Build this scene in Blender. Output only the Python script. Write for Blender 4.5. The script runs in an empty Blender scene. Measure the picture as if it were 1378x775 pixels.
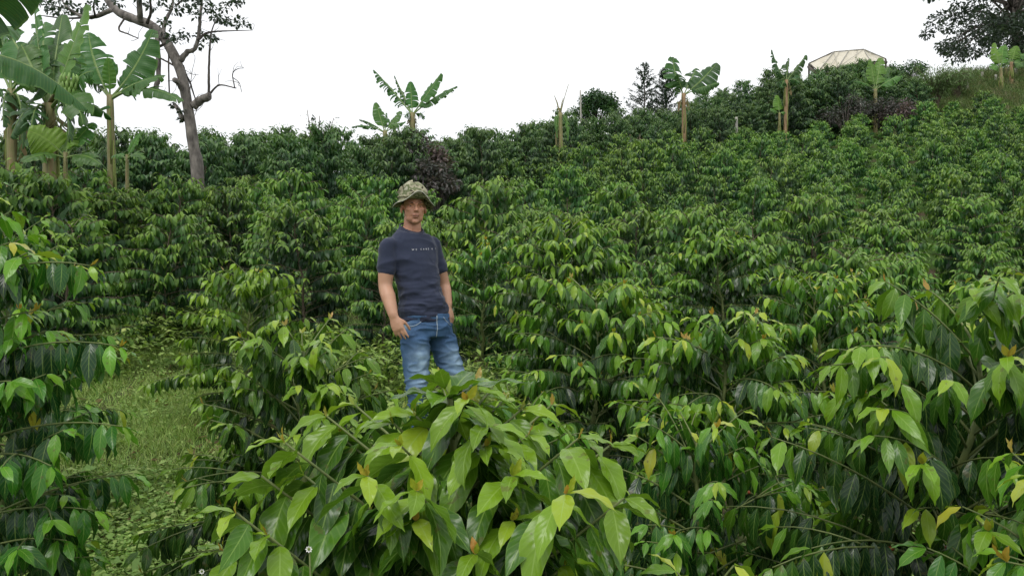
import bpy, bmesh, math, random
import numpy as np
from mathutils import Vector, noise
from mathutils.bvhtree import BVHTree

C = bpy.context.scene.collection
SC = bpy.context.scene
PI = math.pi
F, CX, CY, CAMZ = 1021.0, 689.0, 387.5, 1.65


def W(px, py, d):
    """a sight line through the photograph, walked d metres forward: a point of the place"""
    return np.array(((px - CX) / F * d, d, CAMZ - (py - CY) / F * d))


# ---------------------------------------------------------------- terrain
_U = np.array([-1.1, -.7, -.3, -.1, .1, .3, .65, 1.1])
_Y = np.array([-30., 0, 3, 5, 8, 12, 17, 24, 32, 40, 50, 62, 90, 700])
_Z = np.array([
    [-1.5, 0, .25, .55, 1.0, 1.65, 2.5, 3.8, 3.6, 3.0, 2, 0, -4, -30],
    [-1.5, 0, .25, .52, 1.0, 1.65, 2.5, 3.8, 3.7, 3.2, 2, 0, -4, -30],
    [-1.5, 0, .22, .56, .95, 1.5, 2.35, 3.85, 4.1, 4.0, 3, 1, -4, -30],
    [-1.5, 0, .2, .6, .85, 1.3, 2.2, 3.9, 5.1, 5.4, 5, 3, -3, -30],
    [-1.5, 0, .15, .38, .7, 1.15, 2.0, 4.2, 6.4, 7.2, 7, 5, 0, -30],
    [-1.5, 0, .1, .3, .55, .95, 1.95, 4.1, 6.25, 9.75, 11.6, 11.0, 6, -30],
    [-1.5, 0, .05, .15, .4, .85, 1.9, 4.2, 6.9, 9.9, 16.0, 18.0, 14, -30],
    [-1.5, 0, .05, .1, .35, .8, 1.9, 4.2, 6.9, 10.0, 16.2, 19.0, 17, -30]])


def ground(x, y):
    x = np.atleast_1d(np.asarray(x, float)); y = np.atleast_1d(np.asarray(y, float))
    x, y = np.broadcast_arrays(x, y)
    u = np.clip(x / np.sqrt(np.maximum(y, 0) ** 2 + 9.0), -1.09, 1.09)
    rows = np.stack([np.interp(y.ravel(), _Y, z) for z in _Z])           # (cols, n)
    i = np.clip(np.searchsorted(_U, u.ravel()) - 1, 0, len(_U) - 2)
    f = (u.ravel() - _U[i]) / (_U[i + 1] - _U[i]); f = f * f * (3 - 2 * f)
    n = np.arange(len(i))
    z = rows[i, n] * (1 - f) + rows[i + 1, n] * f
    z = z + .025 * np.sin(x.ravel() * 2.1 + 1.3 * np.sin(y.ravel() * 1.7)) * np.sin(y.ravel() * 2.6)
    return z.reshape(x.shape)


def g1(x, y):
    return float(ground(x, y)[0])


# ---------------------------------------------------------------- mesh helpers
def mesh_np(name, V, Q, attrs=None, smooth=True):
    """V (n,3), Q (m,4) quads (a repeated last index makes a triangle list impossible: pass tris as (m,3))"""
    me = bpy.data.meshes.new(name)
    V = np.ascontiguousarray(V, dtype=np.float32); Q = np.ascontiguousarray(Q, dtype=np.int32)
    k = Q.shape[1]
    me.vertices.add(len(V)); me.vertices.foreach_set('co', V.ravel())
    me.loops.add(Q.size); me.loops.foreach_set('vertex_index', Q.ravel())
    me.polygons.add(len(Q)); me.polygons.foreach_set('loop_start', np.arange(0, Q.size, k, dtype=np.int32))
    if smooth:
        me.polygons.foreach_set('use_smooth', np.ones(len(Q), dtype=bool))
    for an, (typ, data) in (attrs or {}).items():
        a = me.attributes.new(an, typ, 'POINT')
        a.data.foreach_set('vector' if typ == 'FLOAT_VECTOR' else 'value', np.ascontiguousarray(data, dtype=np.float32).ravel())
    me.update(calc_edges=True)
    return me


def obj(name, me, mat=None, parent=None, loc=None):
    o = bpy.data.objects.new(name, me); C.objects.link(o)
    if mat is not None and me is not None and not me.materials:
        for m in (mat if isinstance(mat, (list, tuple)) else [mat]):
            me.materials.append(m)
    if parent is not None: o.parent = parent
    if loc is not None: o.location = loc
    return o


def thing(name, label, cat, loc, group=None, rz=0.0, s=1.0):
    o = bpy.data.objects.new(name, None); C.objects.link(o)
    o.empty_display_size = .1
    o.location = loc; o.rotation_euler = (0, 0, rz); o.scale = (s, s, s)
    o['label'] = label; o['category'] = cat
    if group: o['group'] = group
    return o


def tag(o, label=None, cat=None, group=None, kind=None):
    if label: o['label'] = label
    if cat: o['category'] = cat
    if group: o['group'] = group
    if kind: o['kind'] = kind
    return o


def tubes(paths, sides=6):
    """paths: list of (pts (n,3), radii (n,)); open tubes with closed ends pinched -> V, Q"""
    Vs, Qs, off = [], [], 0
    an = np.linspace(0, 2 * PI, sides, endpoint=False)
    for P, r in paths:
        P = np.asarray(P, float); r = np.broadcast_to(np.asarray(r, float), (len(P),)).copy()
        T = np.gradient(P, axis=0); T /= np.linalg.norm(T, axis=1, keepdims=True) + 1e-9
        ref = np.array([0, 0, 1.]) if abs(T[0, 2]) < .9 else np.array([1., 0, 0])
        A = np.cross(T, ref); A /= np.linalg.norm(A, axis=1, keepdims=True) + 1e-9
        for i in range(1, len(A)):
            if np.dot(A[i], A[i - 1]) < 0: A[i] = -A[i]
        B = np.cross(T, A)
        P2 = np.concatenate([P[:1], P, P[-1:]]); r2 = np.concatenate([[r[0] * .05], r, [r[-1] * .05]])
        A = np.concatenate([A[:1], A, A[-1:]]); B = np.concatenate([B[:1], B, B[-1:]])
        V = P2[:, None] + r2[:, None, None] * (np.cos(an)[None, :, None] * A[:, None] + np.sin(an)[None, :, None] * B[:, None])
        n = len(P2)
        i, j = np.meshgrid(np.arange(n - 1), np.arange(sides), indexing='ij')
        a = i * sides + j; b = i * sides + (j + 1) % sides
        Qs.append(np.stack([a, b, b + sides, a + sides], -1).reshape(-1, 4) + off)
        Vs.append(V.reshape(-1, 3)); off += n * sides
    return np.concatenate(Vs), np.concatenate(Qs)


def spline(pts, n):
    """Catmull-Rom through pts, n samples"""
    P = np.asarray(pts, float)
    if len(P) == 2:
        t = np.linspace(0, 1, n)[:, None]; return P[0] * (1 - t) + P[1] * t
    E = np.concatenate([[2 * P[0] - P[1]], P, [2 * P[-1] - P[-2]]])
    s = np.linspace(0, len(P) - 1 - 1e-6, n); i = s.astype(int); f = (s - i)[:, None]
    a, b, c, d = E[i], E[i + 1], E[i + 2], E[i + 3]
    return .5 * (2 * b + (c - a) * f + (2 * a - 5 * b + 4 * c - d) * f ** 2 + (3 * b - a - 3 * c + d) * f ** 3)


def norm(v):
    return v / (np.linalg.norm(v, axis=-1, keepdims=True) + 1e-9)


def leafmesh(P, D, N, L, Wd, bend, fold, wave, age, rng, nu=4, nv=2, shape='coffee'):
    """many leaves at once. P base, D direction, N upper-face normal, L length, Wd half width."""
    n = len(P)
    D = norm(D); N = norm(N - D * np.sum(N * D, 1, keepdims=True)); S = np.cross(D, N)
    t = np.linspace(0, 1, nu + 1); s = np.linspace(-1, 1, nv + 1)
    if shape == 'coffee':
        if nu <= 2: prof = np.array([.12, 1., .03])
        else:
            prof = np.sin(PI * t ** .86) ** .82 * (1 - .42 * t ** 3)
            prof[0] = .05; prof[-1] = .015
            if nu >= 6: prof[-2] *= .62
    elif shape == 'round':
        prof = np.sqrt(np.maximum(1 - (2 * t - 1.0) ** 2, 0.02)); prof[0] = .1
    else:                                           # blade
        prof = (1 - t) ** .6; prof[0] = .8
    th = bend[:, None] * t[None]                                         # n,nu
    b = np.where(np.abs(bend) < 1e-3, 1e-3, bend)[:, None]
    along = L[:, None] * np.sin(b * t) / b; down = -L[:, None] * (1 - np.cos(b * t)) / b
    ctr = P[:, None] + D[:, None] * along[..., None] + N[:, None] * down[..., None]
    nn = N[:, None] * np.cos(th)[..., None] + D[:, None] * np.sin(th)[..., None]
    w = Wd[:, None] * prof[None]                                         # n,nu
    ph = rng.uniform(0, 6.28, n)
    wv = wave[:, None, None] * np.sin(2 * PI * (1.5 if nu < 7 else 2.6) * t[None, :, None] + ph[:, None, None] + np.sign(s)[None, None] * 1.1) * (s ** 2)[None, None] * Wd[:, None, None] * np.minimum(1, 4 * t * (1 - t))[None, :, None]
    off = fold[:, None, None] * np.abs(s)[None, None] * w[..., None] + wv
    V = ctr[:, :, None] + S[:, None, None] * (s[None, None] * w[..., None])[..., None] + nn[:, :, None] * off[..., None]
    m = (nu + 1) * (nv + 1)
    i, j = np.meshgrid(np.arange(nu), np.arange(nv), indexing='ij')
    a = (i * (nv + 1) + j).ravel()
    q = np.stack([a, a + 1, a + nv + 2, a + nv + 1], -1)
    Q = (np.arange(n)[:, None, None] * m + q[None]).reshape(-1, 4)
    luv = np.zeros((n, nu + 1, nv + 1, 3)); luv[..., 0] = s; luv[..., 1] = t[:, None]
    luv[..., 2] = rng.uniform(0, 1, n)[:, None, None]
    ag = np.repeat(age, m)
    return V.reshape(-1, 3), Q, {'luv': ('FLOAT_VECTOR', luv.reshape(-1, 3)), 'age': ('FLOAT', ag)}


def join_np(parts):
    """parts: list of (V,Q,attrs) -> one"""
    Vs, Qs, off, at = [], [], 0, {}
    for V, Q, a in parts:
        Vs.append(V); Qs.append(Q + off); off += len(V)
        for k, (ty, d) in a.items(): at.setdefault(k, (ty, []))[1].append(d)
    return np.concatenate(Vs), np.concatenate(Qs), {k: (ty, np.concatenate(d)) for k, (ty, d) in at.items()}


# ---------------------------------------------------------------- materials
def newmat(name):
    m = bpy.data.materials.new(name); m.use_nodes = True
    nt = m.node_tree; nt.nodes.clear()
    out = nt.nodes.new('ShaderNodeOutputMaterial')
    return m, nt, nt.nodes, nt.links, out


def N_(nt, typ, **kw):
    n = nt.nodes.new(typ)
    for k, v in kw.items():
        if k.startswith('i_'): n.inputs[int(k[2:])].default_value = v
        else: setattr(n, k, v)
    return n


def math_(nt, op, a, b=None):
    n = nt.nodes.new('ShaderNodeMath'); n.operation = op
    for i, v in enumerate((a, b)):
        if v is None: continue
        if isinstance(v, (int, float)): n.inputs[i].default_value = v
        else: nt.links.new(v, n.inputs[i])
    return n.outputs[0]


def mixc(nt, fac, a, b, blend='MIX'):
    n = nt.nodes.new('ShaderNodeMix'); n.data_type = 'RGBA'; n.blend_type = blend
    for i, v in ((0, fac), (6, a), (7, b)):
        if isinstance(v, (int, float)): n.inputs[i].default_value = v
        elif isinstance(v, tuple): n.inputs[i].default_value = (*v, 1)
        else: nt.links.new(v, n.inputs[i])
    return n.outputs[2]


def ramp(nt, fac, stops):
    n = nt.nodes.new('ShaderNodeValToRGB')
    e = n.color_ramp.elements
    e[0].position, e[0].color = stops[0][0], (*stops[0][1], 1)
    e[1].position, e[1].color = stops[-1][0], (*stops[-1][1], 1)
    for p, c in stops[1:-1]:
        x = e.new(p); x.color = (*c, 1)
    nt.links.new(fac, n.inputs[0])
    return n.outputs[0]


def leaf_material(name, stops, veins=True, rough=.23, transl=.24, back=(.10, .17, .06), tint=1.0, vein_n=7.5, spec=.36):
    m, nt, nodes, L, out = newmat(name)
    age = N_(nt, 'ShaderNodeAttribute', attribute_name='age').outputs['Fac']
    luv = N_(nt, 'ShaderNodeAttribute', attribute_name='luv').outputs['Vector']
    sep = N_(nt, 'ShaderNodeSeparateXYZ'); L.new(luv, sep.inputs[0])
    s, t, r = sep.outputs
    oi = N_(nt, 'ShaderNodeObjectInfo').outputs['Random']
    a2 = math_(nt, 'ADD', age, math_(nt, 'MULTIPLY', math_(nt, 'SUBTRACT', r, .5), .13))
    a2 = math_(nt, 'ADD', a2, math_(nt, 'MULTIPLY', math_(nt, 'SUBTRACT', oi, .5), .16))
    col = ramp(nt, a2, stops)
    hsv = N_(nt, 'ShaderNodeHueSaturation')
    L.new(math_(nt, 'ADD', .485, math_(nt, 'MULTIPLY', oi, .035)), hsv.inputs['Hue'])
    L.new(math_(nt, 'MULTIPLY', math_(nt, 'ADD', .82, math_(nt, 'MULTIPLY', r, .36)), tint), hsv.inputs['Value'])
    L.new(col, hsv.inputs['Color']); col = hsv.outputs[0]
    bs = N_(nt, 'ShaderNodeBsdfPrincipled')
    bs.inputs['Specular IOR Level'].default_value = spec
    if veins:
        ab = math_(nt, 'ABSOLUTE', s)
        mid = math_(nt, 'LESS_THAN', ab, .055)
        vp = math_(nt, 'SINE', math_(nt, 'MULTIPLY', math_(nt, 'SUBTRACT', math_(nt, 'MULTIPLY', t, vein_n), math_(nt, 'MULTIPLY', ab, 1.9)), 6.283))
        vl = math_(nt, 'MULTIPLY', math_(nt, 'POWER', math_(nt, 'ADD', .5, math_(nt, 'MULTIPLY', vp, .5)), 9.0), .26)
        edge = math_(nt, 'MULTIPLY', math_(nt, 'GREATER_THAN', ab, .93), .35)
        vein = math_(nt, 'MAXIMUM', math_(nt, 'MAXIMUM', math_(nt, 'MULTIPLY', mid, .9), vl), edge)
        col = mixc(nt, vein, col, mixc(nt, .5, col, (.30, .44, .10)))
        nz = N_(nt, 'ShaderNodeTexNoise'); nz.inputs['Scale'].default_value = 38
        tc = N_(nt, 'ShaderNodeTexCoord'); L.new(tc.outputs['Object'], nz.inputs['Vector'])
        spot = math_(nt, 'MULTIPLY', math_(nt, 'GREATER_THAN', nz.outputs[0], .67), .5)
        col = mixc(nt, spot, col, (.10, .085, .02))
        bp = N_(nt, 'ShaderNodeBump'); bp.inputs['Strength'].default_value = .065; bp.inputs['Distance'].default_value = .004
        L.new(math_(nt, 'ADD', vp, math_(nt, 'MULTIPLY', mid, -2.0)), bp.inputs['Height']); L.new(bp.outputs[0], bs.inputs['Normal'])
        L.new(math_(nt, 'ADD', rough - .06, math_(nt, 'MULTIPLY', nz.outputs[0], .16)), bs.inputs['Roughness'])
    else:
        bs.inputs['Roughness'].default_value = rough
    geo = N_(nt, 'ShaderNodeNewGeometry')
    col2 = mixc(nt, math_(nt, 'MULTIPLY', geo.outputs['Backfacing'], .5), col, mixc(nt, .5, col, back))
    L.new(col2, bs.inputs['Base Color'])
    tr = N_(nt, 'ShaderNodeBsdfTranslucent'); L.new(mixc(nt, .4, col, mixc(nt, 1.0, col, (1.7, 2.0, .6), 'MULTIPLY')), tr.inputs['Color'])
    mx = N_(nt, 'ShaderNodeMixShader', i_0=transl); L.new(bs.outputs[0], mx.inputs[1]); L.new(tr.outputs[0], mx.inputs[2])
    L.new(mx.outputs[0], out.inputs[0])
    return m


def simple_material(name, c1, c2, scale=8.0, rough=.8, bump=.3, dist=.01, detail=5.0, stretch=(1, 1, 1), c3=None, metal=0.0, spec=.4):
    m, nt, nodes, L, out = newmat(name)
    tc = N_(nt, 'ShaderNodeTexCoord'); mp = N_(nt, 'ShaderNodeMapping'); mp.inputs['Scale'].default_value = stretch
    L.new(tc.outputs['Object'], mp.inputs['Vector'])
    nz = N_(nt, 'ShaderNodeTexNoise'); nz.inputs['Scale'].default_value = scale; nz.inputs['Detail'].default_value = detail
    L.new(mp.outputs[0], nz.inputs['Vector'])
    stops = [(.32, c1), (.68, c2)] if c3 is None else [(.28, c1), (.5, c2), (.7, c3)]
    col = ramp(nt, nz.outputs[0], stops)
    bs = N_(nt, 'ShaderNodeBsdfPrincipled'); bs.inputs['Roughness'].default_value = rough
    bs.inputs['Specular IOR Level'].default_value = spec; bs.inputs['Metallic'].default_value = metal
    L.new(col, bs.inputs['Base Color'])
    bp = N_(nt, 'ShaderNodeBump'); bp.inputs['Strength'].default_value = bump; bp.inputs['Distance'].default_value = dist
    L.new(nz.outputs[0], bp.inputs['Height']); L.new(bp.outputs[0], bs.inputs['Normal'])
    L.new(bs.outputs[0], out.inputs[0])
    return m


COFFEE = [(0.0, (.007, .026, .012)), (.22, (.013, .052, .011)), (.5, (.046, .146, .011)), (.75, (.150, .300, .016)), (.87, (.31, .36, .03)), (1.0, (.40, .22, .04))]
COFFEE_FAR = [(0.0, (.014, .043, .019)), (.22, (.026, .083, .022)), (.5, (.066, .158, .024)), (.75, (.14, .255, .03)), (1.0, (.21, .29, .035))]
HEDGE = [(0.0, (.018, .050, .022)), (.3, (.032, .085, .026)), (.6, (.065, .135, .032)), (1.0, (.12, .19, .04))]
M = {}
M['leaf'] = leaf_material('coffee_leaf', COFFEE)
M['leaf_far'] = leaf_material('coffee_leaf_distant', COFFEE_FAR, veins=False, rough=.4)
M['hedge'] = leaf_material('old_coffee_leaf', HEDGE, veins=False, rough=.42)
M['purple'] = leaf_material('purple_leaf', [(0, (.045, .066, .045)), (.5, (.10, .088, .085)), (1, (.16, .105, .10))], veins=False, rough=.5, back=(.1, .08, .09))
M['tree_leaf'] = leaf_material('tree_leaf', [(0, (.022, .034, .028)), (.5, (.040, .062, .040)), (1, (.08, .11, .06))], veins=False, rough=.5)
M['pine_leaf'] = leaf_material('conifer_leaf', [(0, (.015, .04, .022)), (1, (.04, .08, .04))], veins=False, rough=.6, transl=.1)
M['dry_leaf'] = leaf_material('dry_leaf', [(0, (.09, .05, .025)), (.5, (.17, .10, .05)), (1, (.28, .19, .10))], veins=False, rough=.8, back=(.2, .14, .08))
M['weed'] = leaf_material('weed_leaf', [(0, (.08, .15, .03)), (.5, (.23, .345, .07)), (1, (.38, .43, .14))], veins=False, rough=.55, transl=.25)
M['fern'] = leaf_material('fern_leaf', [(0, (.06, .14, .02)), (1, (.15, .27, .05))], veins=False, rough=.6, transl=.3)
M['bamboo'] = leaf_material('feathery_leaf', [(0, (.09, .14, .05)), (1, (.20, .26, .10))], veins=False, rough=.6)
M['banana'] = leaf_material('banana_leaf', [(0, (.016, .055, .022)), (.5, (.058, .155, .028)), (1, (.19, .33, .04))], rough=.40, vein_n=38.0, transl=.30, back=(.05, .12, .04))
M['bananadry'] = leaf_material('dry_banana_leaf', [(0, (.12, .075, .04)), (1, (.26, .18, .10))], rough=.8, vein_n=38.0)
M['midrib'] = simple_material('banana_midrib', (.12, .20, .05), (.20, .27, .09), 10, .5, .1)
M['pstem'] = simple_material('banana_pseudostem', (.09, .065, .03), (.20, .20, .075), 5, .6, .5, .01, stretch=(6, 6, .7), c3=(.27, .18, .10))
M['pstem_brown'] = simple_material('dry_pseudostem', (.15, .09, .045), (.34, .24, .13), 5, .8, .5, .01, stretch=(6, 6, .7))
M['fruit'] = simple_material('green_banana', (.14, .26, .05), (.20, .32, .08), 9, .5, .1)
M['twig'] = simple_material('green_twig', (.085, .12, .035), (.14, .17, .05), 30, .6, .2, .002)
M['stem'] = simple_material('coffee_bark', (.09, .07, .045), (.19, .155, .11), 40, .85, .5, .003, stretch=(1, 1, .3))
M['bark'] = simple_material('pale_bark', (.06, .052, .047), (.15, .135, .12), 11, .9, .8, .03, stretch=(1, 1, .45), c3=(.25, .225, .20))
M['darkbark'] = simple_material('dark_bark', (.035, .03, .026), (.10, .085, .07), 12, .9, .6, .02, stretch=(1, 1, .4))
M['post'] = simple_material('weathered_post', (.26, .25, .22), (.48, .46, .41), 12, .9, .4, .01, stretch=(1, 1, .2))
M['cherry_green'] = simple_material('green_cherry', (.07, .15, .03), (.15, .20, .05), 60, .35, .05)
M['cherry_red'] = simple_material('red_cherry', (.28, .035, .02), (.36, .10, .03), 60, .35, .05)
M['petal'] = simple_material('white_petal', (.75, .75, .70), (.85, .85, .8), 60, .6, .05)
# ---------------------------------------------------------------- coffee bush
def branch_path(b0, az, l, e0, sag, rng, n=9):
    s = np.linspace(0, 1, n)
    e = e0 - sag * s ** 1.2
    a = az + np.cumsum(rng.normal(0, .035, n))
    st = l / (n - 1)
    d = np.stack([np.cos(e) * np.cos(a), np.cos(e) * np.sin(a), np.sin(e)], -1)
    P = np.concatenate([[b0], b0 + np.cumsum(d[1:] * st, 0)])
    return P


def leaves_on(path, l, rng, ll, sp, start, young, droop, out):
    """opposite leaf pairs along a branch"""
    seg = np.linalg.norm(np.diff(path, axis=0), axis=1); cum = np.concatenate([[0], np.cumsum(seg)])
    ss = np.arange(cum[-1], start * cum[-1], -sp)
    if len(ss) == 0: return
    k = np.arange(len(ss)).astype(float)
    P = np.stack([np.interp(ss, cum, path[:, i]) for i in range(3)], -1)
    T = norm(np.stack([np.interp(ss, cum, np.gradient(path[:, i], cum)) for i in range(3)], -1))
    side = norm(np.cross(T, np.array([0, 0, 1.])) + 1e-6)
    for sg in (-1, 1):
        n = len(ss)
        al = np.radians(rng.uniform(22, 50, n)) + (k < .5) * .45
        H = norm(side * sg * np.cos(al)[:, None] + T * np.sin(al)[:, None])
        H[:, 2] *= .5; H = norm(H)
        de = np.radians(np.where(k < .5, rng.uniform(0, 35, n), np.where(k < 1.5, rng.uniform(20, 58, n), rng.uniform(36, 80, n)))) * droop
        D = H * np.cos(de)[:, None] + np.array([0, 0, -1.]) * np.sin(de)[:, None]
        Nn = np.array([0, 0, 1.]) * np.cos(de)[:, None] + H * np.sin(de)[:, None] + rng.normal(0, .30, (n, 3))
        f = np.where(k < .5, rng.uniform(.5, .75, n), np.where(k < 1.5, rng.uniform(.8, 1, n), rng.uniform(.72, 1.18, n)))
        f = np.where((rng.random(n) < .05) & (k > 1), .02, f)
        L = ll * f
        age = np.clip(np.where(k < .5, .66, np.where(k < 1.5, .52, np.where(k < 2.5, .38, .24))) + young + rng.normal(0, .06, n), 0, .80)
        age = np.where(rng.random(n) < .012, .84, np.where(k > 3, age * np.clip(1 - (k - 3) * .09, .35, 1), age))
        out['P'].append(P + .004 * D); out['D'].append(D); out['N'].append(Nn); out['L'].append(L)
        out['W'].append(L * rng.uniform(.15, .195, n)); out['bend'].append(rng.uniform(.45, 1.2, n)); out['age'].append(age)


def shoots_on(path, rng, ll, out, p=.5):
    if rng.random() > p: return
    T = norm(path[-1] - path[-2]); up = norm(T * .6 + np.array([0, 0, .8]))
    sd = norm(np.cross(T, [0, 0, 1.]) + 1e-6)
    for sg in (-1, 1):
        D = norm(up + sd * sg * rng.uniform(.15, .5) + rng.normal(0, .12, 3))
        out['P'].append(path[-1:]); out['D'].append(D[None]); out['N'].append(norm(np.cross(D, sd * 1.0) + T * .3)[None])
        L = np.array([ll * rng.uniform(.20, .36)]); out['L'].append(L); out['W'].append(L * .2)
        out['bend'].append(np.array([rng.uniform(-.3, .5)])); out['age'].append(np.array([rng.uniform(.9, 1.05)]))


def bush_meshes(name, seed, H=1.5, R=.6, ll=.13, node=.065, sp=.045, nu=4, nv=2, young=0., droop=1.0, start=.28, second=.55,
                skirt=.10, sides=5, extra=None, top_elev=55., lod=0, shoot=.45, prof_pow=.6, wave=.2, berries=0):
    """foliage mesh, wood mesh and cherry meshes of one coffee bush; extra: hand-set branches [(z, az, length, elev, sag)]"""
    rng = np.random.default_rng(seed)
    out = {k: [] for k in ('P', 'D', 'N', 'L', 'W', 'bend', 'age')}
    zz = np.linspace(0, H, 12)
    cx = np.cumsum(rng.normal(0, .012, 12)) * H; cy = np.cumsum(rng.normal(0, .012, 12)) * H
    cx -= cx[0]; cy -= cy[0]
    stem = np.stack([cx, cy, zz], -1)
    woods = [(stem, np.linspace(.022, .006, 12) * (.7 + .3 * H / 1.5))]
    paths = []
    phi = rng.uniform(0, 6.28)
    for z in np.arange(skirt * H, H * .985, node):
        h = z / H
        b0 = np.array([np.interp(z, zz, cx), np.interp(z, zz, cy), z])
        phi += PI / 2 + rng.normal(0, .3)
        for k in (0, 1):
            l = R * min(1.0, 1.16 * (1 - h) ** prof_pow + .05) * (.72 + .28 * min(1, h / .22)) * rng.uniform(.78, 1.12)
            if l < .05: continue
            e0 = math.radians(rng.uniform(4, 26) + (top_elev - 14) * h ** 1.2)
            sag = math.radians(rng.uniform(8, 30) + 22 * h) * min(1.2, l / .5)
            paths.append((b0, phi + k * PI + rng.normal(0, .12), l, e0, sag, h))
    for z, az, l, e, sg in (extra or []):
        paths.append((np.array([np.interp(z, zz, cx), np.interp(z, zz, cy), z]), az, l, math.radians(e), math.radians(sg), z / H))
    nodes_pts = []
    for b0, az, l, e0, sag, h in paths:
        p = branch_path(b0, az, l, e0, sag, rng)
        y = young + .24 * h ** 1.5 + rng.normal(0, .04) - .10
        woods.append((p, np.linspace(.0045, .0019, len(p))))
        leaves_on(p, l, rng, ll, sp, start if l > .25 else .1, y, droop, out)
        shoots_on(p, rng, ll, out, shoot * (.35 + .65 * h))
        nodes_pts.append(p[2:6])
        if rng.random() < second and l > .3:
            for sg in (-1, 1):
                if rng.random() < .3: continue
                i = rng.integers(3, 6)
                l2 = l * rng.uniform(.3, .5)
                p2 = branch_path(p[i], az + sg * rng.uniform(.5, .9), l2, e0 - .2, sag * .6, rng, 6)
                woods.append((p2, np.linspace(.003, .0018, len(p2))))
                leaves_on(p2, l2, rng, ll * .95, sp, .15, y, droop, out)
    # crown tip: the leading shoot
    tip = np.stack([stem[-1] + np.array([0, 0, .012 * i]) for i in range(-3, 1)])
    for i in range(3):
        for k in (0, 1):
            a = phi + i * PI / 2 + k * PI
            Hd = np.array([math.cos(a), math.sin(a), 0.])
            el = math.radians(58 - 24 * i + rng.uniform(-8, 8))
            D = Hd * math.cos(el) + np.array([0, 0, math.sin(el)])
            out['P'].append((stem[-1] - [0, 0, .03 * i])[None]); out['D'].append(D[None])
            out['N'].append((np.array([0, 0, 1.]) * math.cos(el) - Hd * math.sin(el))[None])
            L = np.array([ll * (.5 + .22 * i)]); out['L'].append(L); out['W'].append(L * .21)
            out['bend'].append(np.array([.9])); out['age'].append(np.array([.80 - .12 * i + young * .5]))
    o = {k: np.concatenate(v) for k, v in out.items()}
    n = len(o['P'])
    V, Q, at = leafmesh(o['P'], o['D'], o['N'], o['L'], o['W'], o['bend'], rng.uniform(.05, .35, n), np.full(n, wave), o['age'], rng, nu, nv)
    fol = mesh_np(name + '_foliage', V, Q, at)
    if lod >= 2: woods = woods[:1] + woods[1::4]
    Vw, Qw = tubes(woods, sides)
    wood = mesh_np(name + '_branches', Vw, Qw)
    ch = []
    for c in range(berries):
        pp = nodes_pts[rng.integers(0, len(nodes_pts) // 2)]; p = pp[rng.integers(0, len(pp))]
        ch.append(p)
    return fol, wood, ch


def cherry_mesh(name, p, rng, n=9):
    bm = bmesh.new()
    for i in range(n):
        d = norm(rng.normal(0, 1, 3)) * rng.uniform(.006, .016)
        m4 = __import__('mathutils').Matrix.Translation(Vector(p + d))
        f0 = len(bm.faces)
        bmesh.ops.create_icosphere(bm, subdivisions=1, radius=rng.uniform(.0055, .0075), matrix=m4)
        bm.faces.ensure_lookup_table()
        mi = 1 if rng.random() < .3 else 0
        for f in bm.faces[f0:]: f.material_index = mi; f.smooth = True
    me = bpy.data.meshes.new(name); bm.to_mesh(me); bm.free()
    return me


def put_bush(meshes, loc, label, group=None, rz=0., s=1., fm='leaf', name='coffee_bush', cat='coffee bush', seed=0):
    fol, wood, ch = meshes
    t = thing(name, label, cat, loc, group, rz, 1.0)
    t.scale = (s, s, s) if np.isscalar(s) else s
    obj('foliage', fol, M[fm], t)
    obj('branches', wood, [M['stem'] if fm != 'leaf' else M['twig']], t)
    rng = np.random.default_rng(seed + 99)
    for p in ch:
        obj('cherry_cluster', cherry_mesh('cherry_cluster', p, rng), [M['cherry_green'], M['cherry_red']], t)
    return t


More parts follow.
